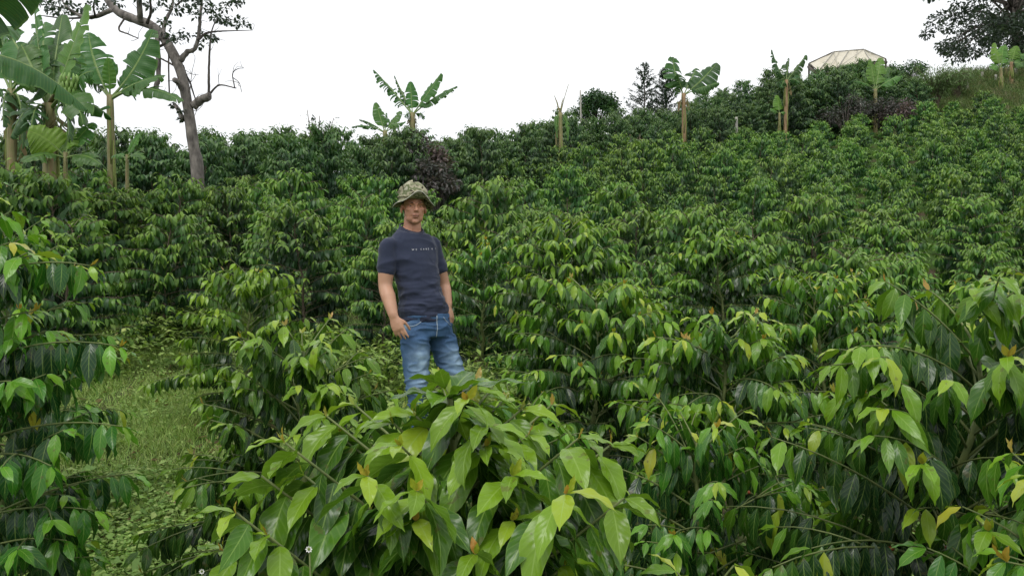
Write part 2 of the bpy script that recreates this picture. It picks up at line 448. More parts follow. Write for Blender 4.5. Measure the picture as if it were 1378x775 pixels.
# ---------------------------------------------------------------- banana plants
def banana_leaf(name, base, tip, lift, width, face, rng, parent, root, tear=.5, age=.45, fold=.25, droop=.35, petiole=.16, mat=None, nt=44, pw=1.0):
    """one leaf blade on a curved midrib; base, tip world points, face = direction the upper side looks"""
    base = np.asarray(base, float) - root; tip = np.asarray(tip, float) - root
    face = norm(np.asarray(face, float))
    ln = np.linalg.norm(tip - base)
    ctl = base + (tip - base) * .42 + np.asarray(lift, float) * ln
    t = np.linspace(0, 1, nt + 1)
    mid = (1 - t)[:, None] ** 2 * base + 2 * (t * (1 - t))[:, None] * ctl + (t ** 2)[:, None] * tip
    T = norm(np.gradient(mid, axis=0))
    S = norm(np.cross(T, face)); Nn = np.cross(S, T)
    tt = np.clip((t - petiole) / (1 - petiole), 0, 1)
    prof = (np.sin(PI * np.clip(tt, 0, 1) ** .72) ** .55) * (1 - .25 * tt)
    prof[tt <= 0] = 0
    kk = 4
    parts = []
    for sg in (-1, 1):
        i = int(petiole * nt) + 1
        while i < nt:
            n = int(rng.integers(1, 4)) if rng.random() < tear else int(rng.integers(5, 12))
            j = min(nt, i + n)
            idx = np.arange(i, j + 1)
            q = np.linspace(0, 1, kk + 1)
            c = (i + j) / 2
            torn = rng.random() < tear
            gap = .22 if torn else .03
            f = fold + rng.normal(0, .10) - (rng.uniform(.2, 1.0) * tear if torn else 0)
            dr = droop * rng.uniform(.6, 1.5) + (rng.uniform(0, .5) * tear if torn else 0)
            cut = 1.0 - (rng.uniform(0, .45) * tear if torn else 0)
            ii = c + (idx[:, None] - c) * (1 - gap * q[None] ** 1.5) + q[None] * 2.2     # veins run a little forward
            ii = np.clip(ii, 0, nt)
            g = lambda A: np.stack([np.interp(ii, np.arange(nt + 1), A[:, d]) for d in range(3)], -1)
            wv = np.interp(np.broadcast_to(idx[:, None], ii.shape), np.arange(nt + 1), prof) * width * cut
            x = wv * q[None]
            V = g(mid) * 0 + np.stack([np.interp(ii, np.arange(nt + 1), mid[:, d]) for d in range(3)], -1)
            th = f - dr * q[None] * 1.2 + .05 * np.sin(idx * 1.3 + sg)[:, None]
            V = V + sg * g(S) * (x * np.cos(th))[..., None] + g(Nn) * (x * np.sin(th))[..., None]
            V[..., 2] -= (x * dr * q[None] * .35)
            a = np.arange(len(idx) - 1)[:, None] * (kk + 1) + np.arange(kk)[None]
            a = a.ravel()
            Q = np.stack([a, a + 1, a + kk + 2, a + kk + 1], -1)
            if sg < 0: Q = Q[:, ::-1]
            luv = np.zeros((len(idx), kk + 1, 3)); luv[..., 0] = sg * q[None]; luv[..., 1] = t[idx][:, None]; luv[..., 2] = rng.uniform(.3, .7)
            parts.append((V.reshape(-1, 3), Q, {'luv': ('FLOAT_VECTOR', luv.reshape(-1, 3)), 'age': ('FLOAT', np.full(V.shape[0] * V.shape[1], age))}))
            i = j
    V, Q, at = join_np(parts)
    me = mesh_np(name, V, Q, at)
    lf = obj('leaf', me, mat or M['banana'], parent)
    Vm, Qm = tubes([(mid - Nn * .008, np.linspace(.028, .005, nt + 1) * (ln / 1.8) ** .5 * pw)], 6)
    obj('midrib', mesh_np('midrib', Vm, Qm), M['midrib'], lf)
    return lf


def pseudostem(parent, root, p0, p1, r0, r1, mat='pstem', seed=0, lean=None):
    rng = np.random.default_rng(seed)
    P = spline([np.asarray(p0) - root] + ([np.asarray(lean) - root] if lean is not None else []) + [np.asarray(p1) - root], 18)
    r = np.linspace(r0, r1, 18) * (1 + .05 * np.sin(np.arange(18) * 1.9 + seed)); r[0] *= 1.2
    V, Q = tubes([(P, r)], 12)
    o = obj('pseudostem', mesh_np('pseudostem', V, Q), M[mat], parent)
    sh = []
    for i in range(7):                                            # loose dry sheaths along the stem
        a = rng.uniform(0, 6.28); k = rng.integers(2, 12); d = np.array([math.cos(a), math.sin(a), 0])
        sh.append((np.stack([P[k] + d * r[k] * 1.0, P[k + 2] + d * r[k] * 1.12, P[min(17, k + 5)] + d * r[k] * 1.04]), np.array([.2, .32, .12]) * r[k]))
    Vs, Qs = tubes(sh, 5)
    obj('dry_sheath', mesh_np('dry_sheath', Vs, Qs), M['bananadry'], o)
    return o


def shed_leaf(parent, root, base, tip, rng, width=.18):
    """a dead leaf hanging down"""
    lf = banana_leaf('hanging_dead_leaf', base, tip, (0.05, 0, .1), width, (0.3, -1, .2), rng, parent, root, tear=.9, age=.4, fold=-.9, droop=.3, petiole=.25, mat=M['bananadry'], nt=20, pw=.7)
    lf.name = 'dead_leaf'
    return lf


# ---------------------------------------------------------------- trees
def clump_leaves(centres, radii, n_per, ll, rng, flat=.7, age0=.35, hang=.3, nu=2, nv=1, wr=.24):
    P, D, Nn, A = [], [], [], []
    for c, r, n in zip(centres, radii, n_per):
        d = norm(rng.normal(0, 1, (n, 3))) * (rng.uniform(.15, 1, (n, 1)) ** .5) * np.asarray(r)
        d[:, 2] *= flat
        P.append(np.asarray(c) + d)
        h = norm(d + rng.normal(0, .4, (n, 3)) * np.mean(r)); h[:, 2] -= hang
        D.append(norm(h)); Nn.append(norm(np.array([0, 0, 1.]) + rng.normal(0, .5, (n, 3))))
        A.append(np.clip(age0 + rng.normal(0, .14, n) + rng.normal(0, .1), 0, 1))
    P, D, Nn, A = map(np.concatenate, (P, D, Nn, A))
    n = len(P); L = ll * rng.uniform(.7, 1.25, n)
    return leafmesh(P, D, Nn, L, L * wr, rng.uniform(.2, .8, n), rng.uniform(.05, .3, n), np.zeros(n), A, rng, nu, nv)


def limb(parent, root, pts, r0, r1, mat, rng, n=None, wob=.02, name='limb'):
    pts = np.asarray(pts, float) - root
    n = n or max(8, 5 * len(pts))
    P = spline(pts, n)
    P[1:-1] += rng.normal(0, wob * r0 * 6, (n - 2, 3)) * .5
    V, Q = tubes([(P, np.linspace(r0, r1, n) * (1 + rng.normal(0, .04, n)))], 9)
    return obj(name, mesh_np(name, V, Q), M[mat], parent)


def round_tree(label, base, H, R, seed, group=None, mat='hedge', ll=.16, n=2600, trunk_h=.35, name='round_tree', bark='darkbark', nclump=26, age0=.3, flat=.85, shape=1.0):
    rng = np.random.default_rng(seed)
    t = thing(name, label, 'tree', base, group)
    tr = trunk_h * H
    cs, rs, limbs = [], [], [(spline([(0, 0, -.2), (.03 * R, 0, tr * .6), (0, .02, H * .7)], 10), np.linspace(.05 * R + .03, .02, 10))]
    for i in range(nclump):
        d = norm(rng.normal(0, 1, 3)); d[2] = abs(d[2]) * 1.1 - .25
        rr = rng.uniform(.45, 1) ** .6
        c = np.array([0, 0, tr + (H - tr) * .5]) + d * rr * np.array([R, R, (H - tr) * .5 * shape])
        cs.append(c); rs.append(R * rng.uniform(.22, .40))
        limbs.append((spline([(0, 0, tr * rng.uniform(.6, 1)), c * np.array([.5, .5, .85]), c], 6), np.linspace(.025 * R + .006, .006, 6)))
    V, Q, at = clump_leaves(cs, rs, [n // nclump] * nclump, ll, rng, flat, age0)
    obj('crown', mesh_np('crown', V, Q, at), M[mat], t)
    V, Q = tubes(limbs[:1], 9); obj('trunk', mesh_np('trunk', V, Q), M[bark], t)
    V, Q = tubes(limbs[1:], 5); obj('limbs', mesh_np('limbs', V, Q), M[bark], t)
    return t


def airy_shrub(label, base, H, R, seed, mat, name, cat, group=None, ll=.10, nst=16, lpb=34, age0=.4, up=.6, bark='stem', wr=.2, lean=0):
    """many thin stems from one root with leaves along them: sky shows between"""
    rng = np.random.default_rng(seed)
    t = thing(name, label, cat, base, group)
    st, P, D, Nn, A = [], [], [], [], []
    for i in range(nst):
        a = rng.uniform(0, 6.28); rr = R * rng.uniform(.25, 1); h = H * rng.uniform(.68, 1) * (1 - .18 * (rr / R) ** 2)
        e = np.array([math.cos(a) * rr + lean, math.sin(a) * rr, h])
        p = spline([(0, 0, -.1), e * np.array([.35, .35, up]), e], 9)
        st.append((p, np.linspace(.014, .004, 9) * H / 1.5))
        q = rng.uniform(.35, 1, lpb)
        pp = np.stack([np.interp(q, np.linspace(0, 1, 9), p[:, k]) for k in range(3)], -1) + rng.normal(0, .06 * R + .02, (lpb, 3))
        d = norm(rng.normal(0, 1, (lpb, 3)) + np.array([math.cos(a), math.sin(a), -.3]))
        P.append(pp); D.append(d); Nn.append(norm(np.array([0, 0, 1.]) + rng.normal(0, .4, (lpb, 3)))); A.append(np.clip(age0 + rng.normal(0, .18, lpb), 0, 1))
    P, D, Nn, A = map(np.concatenate, (P, D, Nn, A)); n = len(P); L = ll * rng.uniform(.6, 1.3, n)
    V, Q, at = leafmesh(P, D, Nn, L, L * wr, rng.uniform(.2, .9, n), rng.uniform(.05, .3, n), np.zeros(n), A, rng, 2, 2)
    obj('foliage', mesh_np('foliage', V, Q, at), M[mat], t)
    V, Q = tubes(st, 5); obj('stems', mesh_np('stems', V, Q), M[bark], t)
    return t


def conifer(label, base, H, R, seed, group=None, dens=1.0):
    rng = np.random.default_rng(seed)
    t = thing('conifer', label, 'tree', base, group)
    V, Q = tubes([(spline([(0, 0, -.2), (.02, 0, H * .5), (0, 0, H)], 10), np.linspace(.09, .012, 10))], 8)
    obj('trunk', mesh_np('trunk', V, Q), M['darkbark'], t)
    lm, P, D, Nn, A = [], [], [], [], []
    for z in np.arange(.12 * H, H * .98, .17 / dens):
        for k in range(int(rng.integers(4, 7))):
            a = rng.uniform(0, 6.28); l = min(R, 1.9 * R * (1 - z / H) ** .75) * rng.uniform(.55, 1.2) + .06
            d = np.array([math.cos(a), math.sin(a), 0])
            p = np.array([0, 0, z]) + np.outer(np.linspace(0, l, 6), d); p[:, 2] += np.linspace(0, l, 6) * .35 + .10 * np.linspace(0, 1, 6) ** 2
            lm.append((p, np.linspace(.014, .004, 6)))
            n = int(30 * l / R + 10); q = rng.uniform(.15, 1, n)
            pp = np.stack([np.interp(q, np.linspace(0, 1, 6), p[:, i]) for i in range(3)], -1)
            P.append(pp); D.append(norm(d * .8 + rng.normal(0, .6, (n, 3)) + np.array([0, 0, .1]))); Nn.append(norm(np.array([0, 0, 1.]) + rng.normal(0, .3, (n, 3)))); A.append(rng.uniform(0, .8, n))
    P, D, Nn, A = map(np.concatenate, (P, D, Nn, A)); n = len(P)
    L = rng.uniform(.10, .24, n)
    V, Q, at = leafmesh(P, D, Nn, L, L * .15, rng.uniform(0, .5, n), np.zeros(n), np.zeros(n), A, rng, 2, 1, 'blade')
    obj('crown', mesh_np('crown', V, Q, at), M['pine_leaf'], t)
    V, Q = tubes(lm, 4); obj('limbs', mesh_np('limbs', V, Q), M['darkbark'], t)
    return t
# ---------------------------------------------------------------- the man
PD = 5.0
MX = W(572, 598, PD)
MROOT = np.array([MX[0], PD, g1(MX[0], PD)])
YAW = math.radians(36); LAT = np.array([math.cos(YAW), math.sin(YAW), 0.]); FWD = np.array([math.sin(YAW), -math.cos(YAW), 0.]); UP = np.array([0, 0, 1.])
HY = math.radians(17); HLAT = np.array([math.cos(HY), math.sin(HY), 0.]); HFWD = np.array([math.sin(HY), -math.cos(HY), 0.])


def J(px, py, dy=0.0):
    p = W(px, py, PD); p[1] += dy                                       # same scale at every joint: a body, not a projection
    return p - MROOT


def loft(rings, n=20):
    """rings: (centre, axisA, axisB, a, b[, power]) -> closed verts / quads + cap fans (as bmesh faces list)"""
    an = np.linspace(0, 2 * PI, n, endpoint=False)
    V = []
    for r in rings:
        c, A, B, a, b = r[:5]; pw = r[5] if len(r) > 5 else 1.0
        ca, sa = np.cos(an), np.sin(an)
        ca = np.sign(ca) * np.abs(ca) ** pw; sa = np.sign(sa) * np.abs(sa) ** pw
        V.append(c + np.outer(ca * a, A) + np.outer(sa * b, B))
    V = np.concatenate(V); m = len(rings)
    Fs = [[i * n + j, i * n + (j + 1) % n, (i + 1) * n + (j + 1) % n, (i + 1) * n + j] for i in range(m - 1) for j in range(n)]
    Fs.append(list(range(n))[::-1]); Fs.append([(m - 1) * n + j for j in range(n)])
    return V, Fs


def tube_loft(pts, rad, n=16, flat=None, B=None, sub=4):
    """limb through joints, radii per joint (or (a,b)); rounded ends"""
    pts = np.asarray(pts, float); rad = np.asarray([(r, r) if np.isscalar(r) else r for r in rad], float)
    m = (len(pts) - 1) * sub + 1
    P = spline(pts, m); R = np.stack([np.interp(np.linspace(0, len(pts) - 1, m), np.arange(len(pts)), rad[:, k]) for k in (0, 1)], -1)
    T = norm(np.gradient(P, axis=0))
    ref = np.asarray(B if B is not None else (0.3, 1, 0.1), float)
    rings = []
    for e, k in ((-.8, .45), (-.5, .8)):
        A_ = norm(np.cross(T[0], ref)); B_ = np.cross(A_, T[0]); rings.append((P[0] + T[0] * R[0].min() * e, A_, B_, R[0, 0] * k, R[0, 1] * k))
    for p, t, r in zip(P, T, R):
        A_ = norm(np.cross(t, ref)); B_ = np.cross(A_, t); rings.append((p, A_, B_, r[0], r[1]))
    for e, k in ((.5, .8), (.8, .45)):
        A_ = norm(np.cross(T[-1], ref)); B_ = np.cross(A_, T[-1]); rings.append((P[-1] + T[-1] * R[-1].min() * e, A_, B_, R[-1, 0] * k, R[-1, 1] * k))
    return loft(rings, n)


def ell(c, r, A, B, Cc, n=14):
    an = np.linspace(-PI / 2 + .12, PI / 2 - .12, 9)
    return loft([(c + Cc * r[2] * math.sin(a), A, B, r[0] * math.cos(a), r[1] * math.cos(a)) for a in an], n)


def fuse(name, pieces, voxel, smooth_it=5, smooth_f=.5):
    """closed pieces -> one continuous skin"""
    V, Fs, off = [], [], 0
    for v, f in pieces:
        V.append(v); Fs += [[i + off for i in q] for q in f]; off += len(v)
    me = bpy.data.meshes.new(name); me.from_pydata(np.concatenate(V).tolist(), [], Fs); me.update()
    bm = bmesh.new(); bm.from_mesh(me); bmesh.ops.recalc_face_normals(bm, faces=bm.faces); bm.to_mesh(me); bm.free()
    o = bpy.data.objects.new(name, me); C.objects.link(o)
    r = o.modifiers.new('r', 'REMESH'); r.mode = 'VOXEL'; r.voxel_size = voxel; r.use_smooth_shade = True
    s = o.modifiers.new('s', 'SMOOTH'); s.iterations = smooth_it; s.factor = smooth_f
    dg = bpy.context.evaluated_depsgraph_get()
    out = bpy.data.meshes.new_from_object(o.evaluated_get(dg)); out.name = name
    bpy.data.objects.remove(o); bpy.data.meshes.remove(me)
    out.polygons.foreach_set('use_smooth', np.ones(len(out.polygons), dtype=bool))
    return out


def co_of(me):
    a = np.empty(len(me.vertices) * 3, np.float32); me.vertices.foreach_get('co', a); return a.reshape(-1, 3).astype(float)


def no_of(me):
    a = np.empty(len(me.vertices) * 3, np.float32); me.vertices.foreach_get('normal', a); return a.reshape(-1, 3).astype(float)


def set_co(me, V):
    me.vertices.foreach_set('co', np.ascontiguousarray(V, np.float32).ravel()); me.update()


def fattr(me, name, data):
    a = me.attributes.new(name, 'FLOAT', 'POINT'); a.data.foreach_set('value', np.ascontiguousarray(data, np.float32))


def nz(V, sc, off=0.0):
    return np.array([noise.noise(Vector((v[0] * sc[0] + off, v[1] * sc[1], v[2] * sc[2]))) for v in V])


# joints
chest = J(557, 352); waist = J(566, 398); hem = J(570, 422); pel = J(573, 436)
neck0, neck1 = J(554, 312, .015), J(556, 294, .0)
rs, re, rw = J(526.5, 331, -.12), J(523, 384, -.13), J(537, 424, -.23)
ls, le, lw = J(578.5, 327, .10), J(594, 382, .17), J(601, 412, .10)
rh, rk, ra = J(560, 446, -.07), J(565, 515, -.13), J(573, 578, -.08)
lh, lk, la = J(589, 446, .07), J(612, 512, .04), J(619, 574, .15)
gz = lambda p: g1(p[0] + MROOT[0], p[1] + MROOT[1]) - MROOT[2]
ra[2] = gz(ra) + .085; la[2] = gz(la) + .085
HC = J(557.5, 280, -.03)                                                # head centre


def torso_rings(k):
    R = [(J(573, 446), .160, .115), (J(572, 432), .170, .120), (J(570, 418), .168, .124), (J(567, 400), .148, .122), (J(563, 380), .145, .118),
         (J(559, 362), .153, .118), (J(557, 348), .167, .115), (J(556, 338), .172, .106), (J(555.5, 329), .170, .094), (J(555, 321), .155, .084), (J(554.5, 314), .115, .074)]
    R2 = [(J(554, 311), .094, .068, .30), (J(553.8, 308), .078, .062, .55)]
    return [(c, LAT, FWD, a + k, b + k, .95) for c, a, b in R] + [(c, LAT, norm(FWD - UP * t_), a + k, b + k, .95) for c, a, b, t_ in R2]


def finger(p0, dirs, lens, r):
    P = [p0]
    for d, l in zip(dirs, lens): P.append(P[-1] + norm(np.asarray(d)) * l)
    return tube_loft(P, np.linspace(r, r * .78, len(P)), 8, sub=3)


def hand(wr, palm_dir, side, back, curl, thumb_sgn):
    """palm_dir wrist->knuckles, side across knuckles (towards the index finger), back = out of the back of the hand"""
    palm_dir, side, back = norm(palm_dir), norm(side), norm(back)
    kn = wr + palm_dir * .088
    out = [tube_loft([wr - palm_dir * .02, wr + palm_dir * .02, wr + palm_dir * .055, kn], [(.027, .021), (.034, .019), (.042, .018), (.041, .014)], 14, B=back)]
    for i, (o, l) in enumerate(((.031, .072), (.0105, .080), (-.0105, .075), (-.030, .058))):
        c = curl + .12 * i
        d = [palm_dir * math.cos(c * k) - back * math.sin(c * k) + side * (.10 - .06 * i) for k in (.35, 1.0, 1.7)]
        out.append(finger(kn + side * o - palm_dir * .012, d, (l * .52, l * .30, l * .24), .0095))
    t0 = wr + palm_dir * .022 + side * .026
    out.append(finger(t0, [side * .75 + palm_dir * .8 - back * .35, side * .2 + palm_dir - back * .5, palm_dir - back * .6], (.042, .034, .026), .0115))
    return out


def hv(x, y, z): return HC + HLAT * x + HFWD * y + UP * z


HE = lambda c, r: ell(hv(*c), r, HLAT, HFWD, UP)
head_p = [HE((0, -.018, .028), (.074, .092, .082)), HE((0, .028, -.028), (.065, .060, .078)), HE((0, .030, -.074), (.057, .050, .035)),
          HE((0, .066, -.096), (.023, .020, .018)), HE((-.030, .080, .020), (.026, .014, .009)), HE((.030, .080, .020), (.026, .014, .009)),
          HE((-.043, .056, -.016), (.020, .022, .018)), HE((.043, .056, -.016), (.020, .022, .018)),
          HE((0, .088, -.058), (.025, .0115, .0065)), HE((0, .086, -.069), (.021, .011, .007)), HE((0, .080, -.048), (.024, .014, .014)),
          HE((-.079, -.012, -.012), (.009, .020, .032)), HE((.079, -.012, -.012), (.009, .020, .032)),
          tube_loft([hv(0, .084, .016), hv(0, .098, -.006), hv(0, .110, -.027)], [.0085, .0095, .0120], 10), HE((-.0115, .094, -.031), (.008, .011, .008)), HE((.0115, .094, -.031), (.008, .011, .008))]
body_p = [loft(torso_rings(-.014), 24),
          tube_loft([neck0 - UP * .03, (neck0 + neck1) / 2 - HFWD * .008, neck1 + UP * .03 - HFWD * .015], [.062, .058, .055], 16),
          tube_loft([rs + LAT * .06, rs, rs * .5 + re * .5, re, re * .62 + rw * .38, rw * .9 + re * .1, rw], [.050, .058, .056, .045, .047, .033, (.031, .026)], 16),
          tube_loft([ls - LAT * .06, ls, ls * .5 + le * .5, le, le * .62 + lw * .38, lw * .9 + le * .1, lw], [.050, .055, .050, .042, .043, .032, (.030, .026)], 16),
          tube_loft([rh + UP * .06, rh, rh * .5 + rk * .5, rk, rk * .62 + ra * .38, ra], [.085, .088, .076, .055, .055, .040], 16),
          tube_loft([lh + UP * .06, lh, lh * .5 + lk * .5, lk, lk * .62 + la * .38, la], [.085, .088, .076, .055, .055, .040], 16),
          tube_loft([ra, ra + FWD * .06 - UP * .045, ra + FWD * .15 - UP * .06], [.036, .035, .025], 12),
          tube_loft([la, la + FWD * .06 - UP * .045, la + FWD * .15 - UP * .06], [.036, .035, .025], 12)]
rdir = norm(J(546, 446, -.245) - rw)
body_p += hand(rw, rdir, norm(np.array([.95, -.12, .18])), norm(np.array([-.15, -1., .05])), .22, 1)
body_p += hand(lw, norm(np.array([.25, -.28, -.8])), norm(np.array([-.35, -.85, .1])), norm(np.array([.9, -.35, .2])), .55, 1)
man = thing('person', 'man in camouflage sun hat, navy T-shirt and faded jeans standing among the bushes', 'person', MROOT.tolist())
body = fuse('body', body_p + head_p, .0052, 8, .5)
BV = co_of(body); BN = no_of(body)
hl = np.stack([(BV - HC) @ HLAT, (BV - HC) @ HFWD, (BV - HC) @ UP], -1)
sm = lambda x, a, b: np.clip((x - a) / (b - a), 0, 1) ** 2 * (3 - 2 * np.clip((x - a) / (b - a), 0, 1))
gau = lambda c, r: np.exp(-(((hl - np.array(c)) / np.array(r)) ** 2).sum(1))
# press in the eye sockets, mouth line and the hollows under the cheekbones
dis = -.009 * (gau((-.030, .085, .002), (.016, .03, .010)) + gau((.030, .085, .002), (.016, .03, .010)))
dis += -.0045 * gau((0, .095, -.0635), (.026, .02, .0028)) - .0015 * (gau((-.048, .06, -.05), (.015, .03, .018)) + gau((.048, .06, -.05), (.015, .03, .018)))
BV = BV + BN * dis[:, None]; set_co(body, BV)
fattr(body, 'lips', np.clip(gau((0, .092, -.056), (.023, .02, .006)) + gau((0, .090, -.069), (.020, .02, .006)), 0, 1))
beard = gau((0, .07, -.085), (.055, .06, .030)) * .9 + gau((0, .092, -.044), (.028, .02, .008)) * .8
fattr(body, 'stubble', np.clip(beard, 0, 1) * (hl[:, 1] > -.01))
fattr(body, 'sun', np.clip(1 - sm(BV[:, 2], J(0, 345)[2], J(0, 318)[2]), 0, 1))
fattr(body, 'mouth', np.clip(gau((0, .092, -.0632), (.024, .03, .0026)) * 1.2, 0, 1))

m, nt, _, L, out = newmat('tanned_skin')
at = lambda n: N_(nt, 'ShaderNodeAttribute', attribute_name=n).outputs['Fac']
tc = N_(nt, 'ShaderNodeTexCoord'); nn_ = N_(nt, 'ShaderNodeTexNoise'); nn_.inputs['Scale'].default_value = 24; nn_.inputs['Detail'].default_value = 6; L.new(tc.outputs['Object'], nn_.inputs['Vector'])
face = mixc(nt, nn_.outputs[0], (.50, .235, .145), (.58, .29, .185)); arm = mixc(nt, nn_.outputs[0], (.42, .22, .135), (.53, .305, .20))
col = mixc(nt, at('sun'), face, arm)
col = mixc(nt, math_(nt, 'MULTIPLY', at('lips'), .6), col, (.36, .12, .09)); col = mixc(nt, math_(nt, 'MULTIPLY', at('stubble'), .30), col, (.14, .085, .06)); col = mixc(nt, at('mouth'), col, (.07, .025, .02))
bs = N_(nt, 'ShaderNodeBsdfPrincipled'); bs.inputs['Roughness'].default_value = .5; L.new(col, bs.inputs['Base Color'])
bs.inputs['Subsurface Weight'].default_value = .08; bs.inputs['Subsurface Radius'].default_value = (.01, .004, .002)
bp = N_(nt, 'ShaderNodeBump'); bp.inputs['Strength'].default_value = .25; bp.inputs['Distance'].default_value = .004
n2 = N_(nt, 'ShaderNodeTexNoise'); n2.inputs['Scale'].default_value = 70; L.new(tc.outputs['Object'], n2.inputs['Vector']); L.new(n2.outputs[0], bp.inputs['Height']); L.new(bp.outputs[0], bs.inputs['Normal'])
L.new(bs.outputs[0], out.inputs[0]); M['skin'] = m
body_o = obj('body', body, M['skin'], man)


def solid(name, rgb, rough=.6, spec=.4):
    m, nt, _, L, out = newmat(name)
    tc = N_(nt, 'ShaderNodeTexCoord'); q = N_(nt, 'ShaderNodeTexNoise'); q.inputs['Scale'].default_value = 90; L.new(tc.outputs['Object'], q.inputs['Vector'])
    b = N_(nt, 'ShaderNodeBsdfPrincipled'); b.inputs['Roughness'].default_value = rough; b.inputs['Specular IOR Level'].default_value = spec
    L.new(mixc(nt, q.outputs[0], tuple(c * .85 for c in rgb), tuple(min(1, c * 1.15) for c in rgb)), b.inputs['Base Color']); L.new(b.outputs[0], out.inputs[0]); return m


M['hair'] = solid('dark_hair', (.018, .014, .012), .6); M['white_print'] = solid('white_print', (.50, .51, .55), .8); M['eyewhite_shaded'] = solid('shaded_eye_white', (.34, .28, .24), .3); M['iris'] = solid('dark_iris', (.03, .018, .012), .15)  # eye white darkened: the hat brim's shade is put into its colour
from mathutils import Matrix


def bm_ell(bm, c, r, A, B, Cc, seg=12, mi=0):
    mt = Matrix(((A[0] * r[0], B[0] * r[1], Cc[0] * r[2], c[0]), (A[1] * r[0], B[1] * r[1], Cc[1] * r[2], c[1]), (A[2] * r[0], B[2] * r[1], Cc[2] * r[2], c[2]), (0, 0, 0, 1)))
    res = bmesh.ops.create_uvsphere(bm, u_segments=seg, v_segments=8, radius=1, matrix=mt)
    for v in res['verts']:
        for f in v.link_faces: f.material_index = mi; f.smooth = True


btree = BVHTree.FromPolygons([tuple(v) for v in BV], [tuple(p.vertices) for p in body.polygons])
for sx in (-1, 1):
    hit = btree.ray_cast(Vector(hv(sx * .030, .25, .001)), Vector(-HFWD))[0]
    c = np.array(hit) - HFWD * .0085
    bm = bmesh.new(); bm_ell(bm, c, (.0125, .010, .0046), HLAT, HFWD, UP); bm_ell(bm, c + HFWD * .0072, (.0044, .0036, .0040), HLAT, HFWD, UP, 10, 1)
    me = bpy.data.meshes.new('eye'); bm.to_mesh(me); bm.free(); obj('eye', me, [M['eyewhite_shaded'], M['iris']], man)
    bp_ = []
    for k in np.linspace(0, 1, 7):
        h = btree.ray_cast(Vector(hv(sx * (.014 + .034 * k), .25, .0165 + .006 * math.sin(k * 2.4))), Vector(-HFWD))[0]
        bp_.append(np.array(h))
    V, Q = tubes([(np.array(bp_), np.array([.0018, .0028, .0032, .0030, .0026, .002, .0012]))], 6); obj('eyebrow', mesh_np('eyebrow', V, Q), M['hair'], man)
# short dark hair below the hat: a skin over the back and sides of the head
hp = [HE((0, -.026, .034), (.0775, .092, .080)), HE((0, -.050, -.010), (.062, .056, .046))]
obj('hair', fuse('hair', hp, .005, 4), M['hair'], man)

# --- T-shirt
def sleeve(s, e, k):
    cut = s * .42 + e * .58
    return tube_loft([s + (chest + UP * .08 - s) * .5 + UP * .0, s, s * .72 + e * .28, cut], [.046, .056, .060, .066 + k], 18, sub=5)


sh_r = [r for r in torso_rings(.004)][1:]
sh = fuse('shirt', [loft(sh_r, 28), sleeve(rs, re, .0), sleeve(ls, le, .0)], .0065, 14, .5)
V = co_of(sh); Nn = no_of(sh)
x = (V - chest) @ LAT; z = V[:, 2]; zh = hem[2]
low = 1 - sm(z, zh + .02, zh + .36)
w = nz(V, (9, 9, 26)) * .008 * (.45 + low) + nz(V, (14, 14, 70), 7.) * .006 * low + nz(V, (6, 6, 9), 3.) * .004
diag = np.sin((z * 34 + x * 26) + 3 * nz(V, (5, 5, 5), 11.)) * .0028 * sm(z, zh + .22, zh + .40) * np.exp(-((np.abs(x) - .13) / .06) ** 2)
rid = lambda sc, off, pw: np.clip(1 - 2.2 * np.abs(nz(V, sc, off)), 0, 1) ** pw
ax = V @ LAT; fold = rid((7, 7, 19), 21., 2) * .008 * low + rid((5, 5, 9), 31., 2) * .006 + rid((13, 13, 8), 41., 3) * .005 * np.exp(-((np.abs(x) - .12) / .05) ** 2)
V = V + Nn * (w + diag + fold - .004)[:, None]
V[:, 2] += np.where(z < zh + .05, nz(V, (12, 12, 1)) * .006, 0)
set_co(sh, V)
m, nt, _, L, out = newmat('navy_cotton')
tc = N_(nt, 'ShaderNodeTexCoord'); q = N_(nt, 'ShaderNodeTexNoise'); q.inputs['Scale'].default_value = 5; q.inputs['Detail'].default_value = 8; L.new(tc.outputs['Object'], q.inputs['Vector'])
wv = N_(nt, 'ShaderNodeTexNoise'); wv.inputs['Scale'].default_value = 420; L.new(tc.outputs['Object'], wv.inputs['Vector'])
b = N_(nt, 'ShaderNodeBsdfPrincipled'); b.inputs['Roughness'].default_value = .85; b.inputs['Specular IOR Level'].default_value = .2; b.inputs['Sheen Weight'].default_value = .15
L.new(mixc(nt, q.outputs[0], (.020, .026, .050), (.036, .044, .078)), b.inputs['Base Color'])
bp = N_(nt, 'ShaderNodeBump'); bp.inputs['Strength'].default_value = .3; bp.inputs['Distance'].default_value = .0015; L.new(wv.outputs[0], bp.inputs['Height']); L.new(bp.outputs[0], b.inputs['Normal']); L.new(b.outputs[0], out.inputs[0]); M['navy'] = m
shirt = obj('shirt', sh, M['navy'], man)
stree = BVHTree.FromPolygons([tuple(v) for v in V], [tuple(p.vertices) for p in sh.polygons])
# collar: a ribbed band round the neck
cp = []
for a in np.linspace(0, 2 * PI, 29):
    d = LAT * math.cos(a) * .079 + FWD * math.sin(a) * (.066 + .006 * (math.sin(a) > 0))
    cp.append(J(553.8, 307.5, .0) + d + UP * (-.038 * math.sin(a) - .012 * max(0, math.sin(a)) ** 6))
Vc, Qc = tubes([(np.array(cp), .0058)], 8); obj('collar', mesh_np('collar', Vc, Qc), M['navy'], shirt)
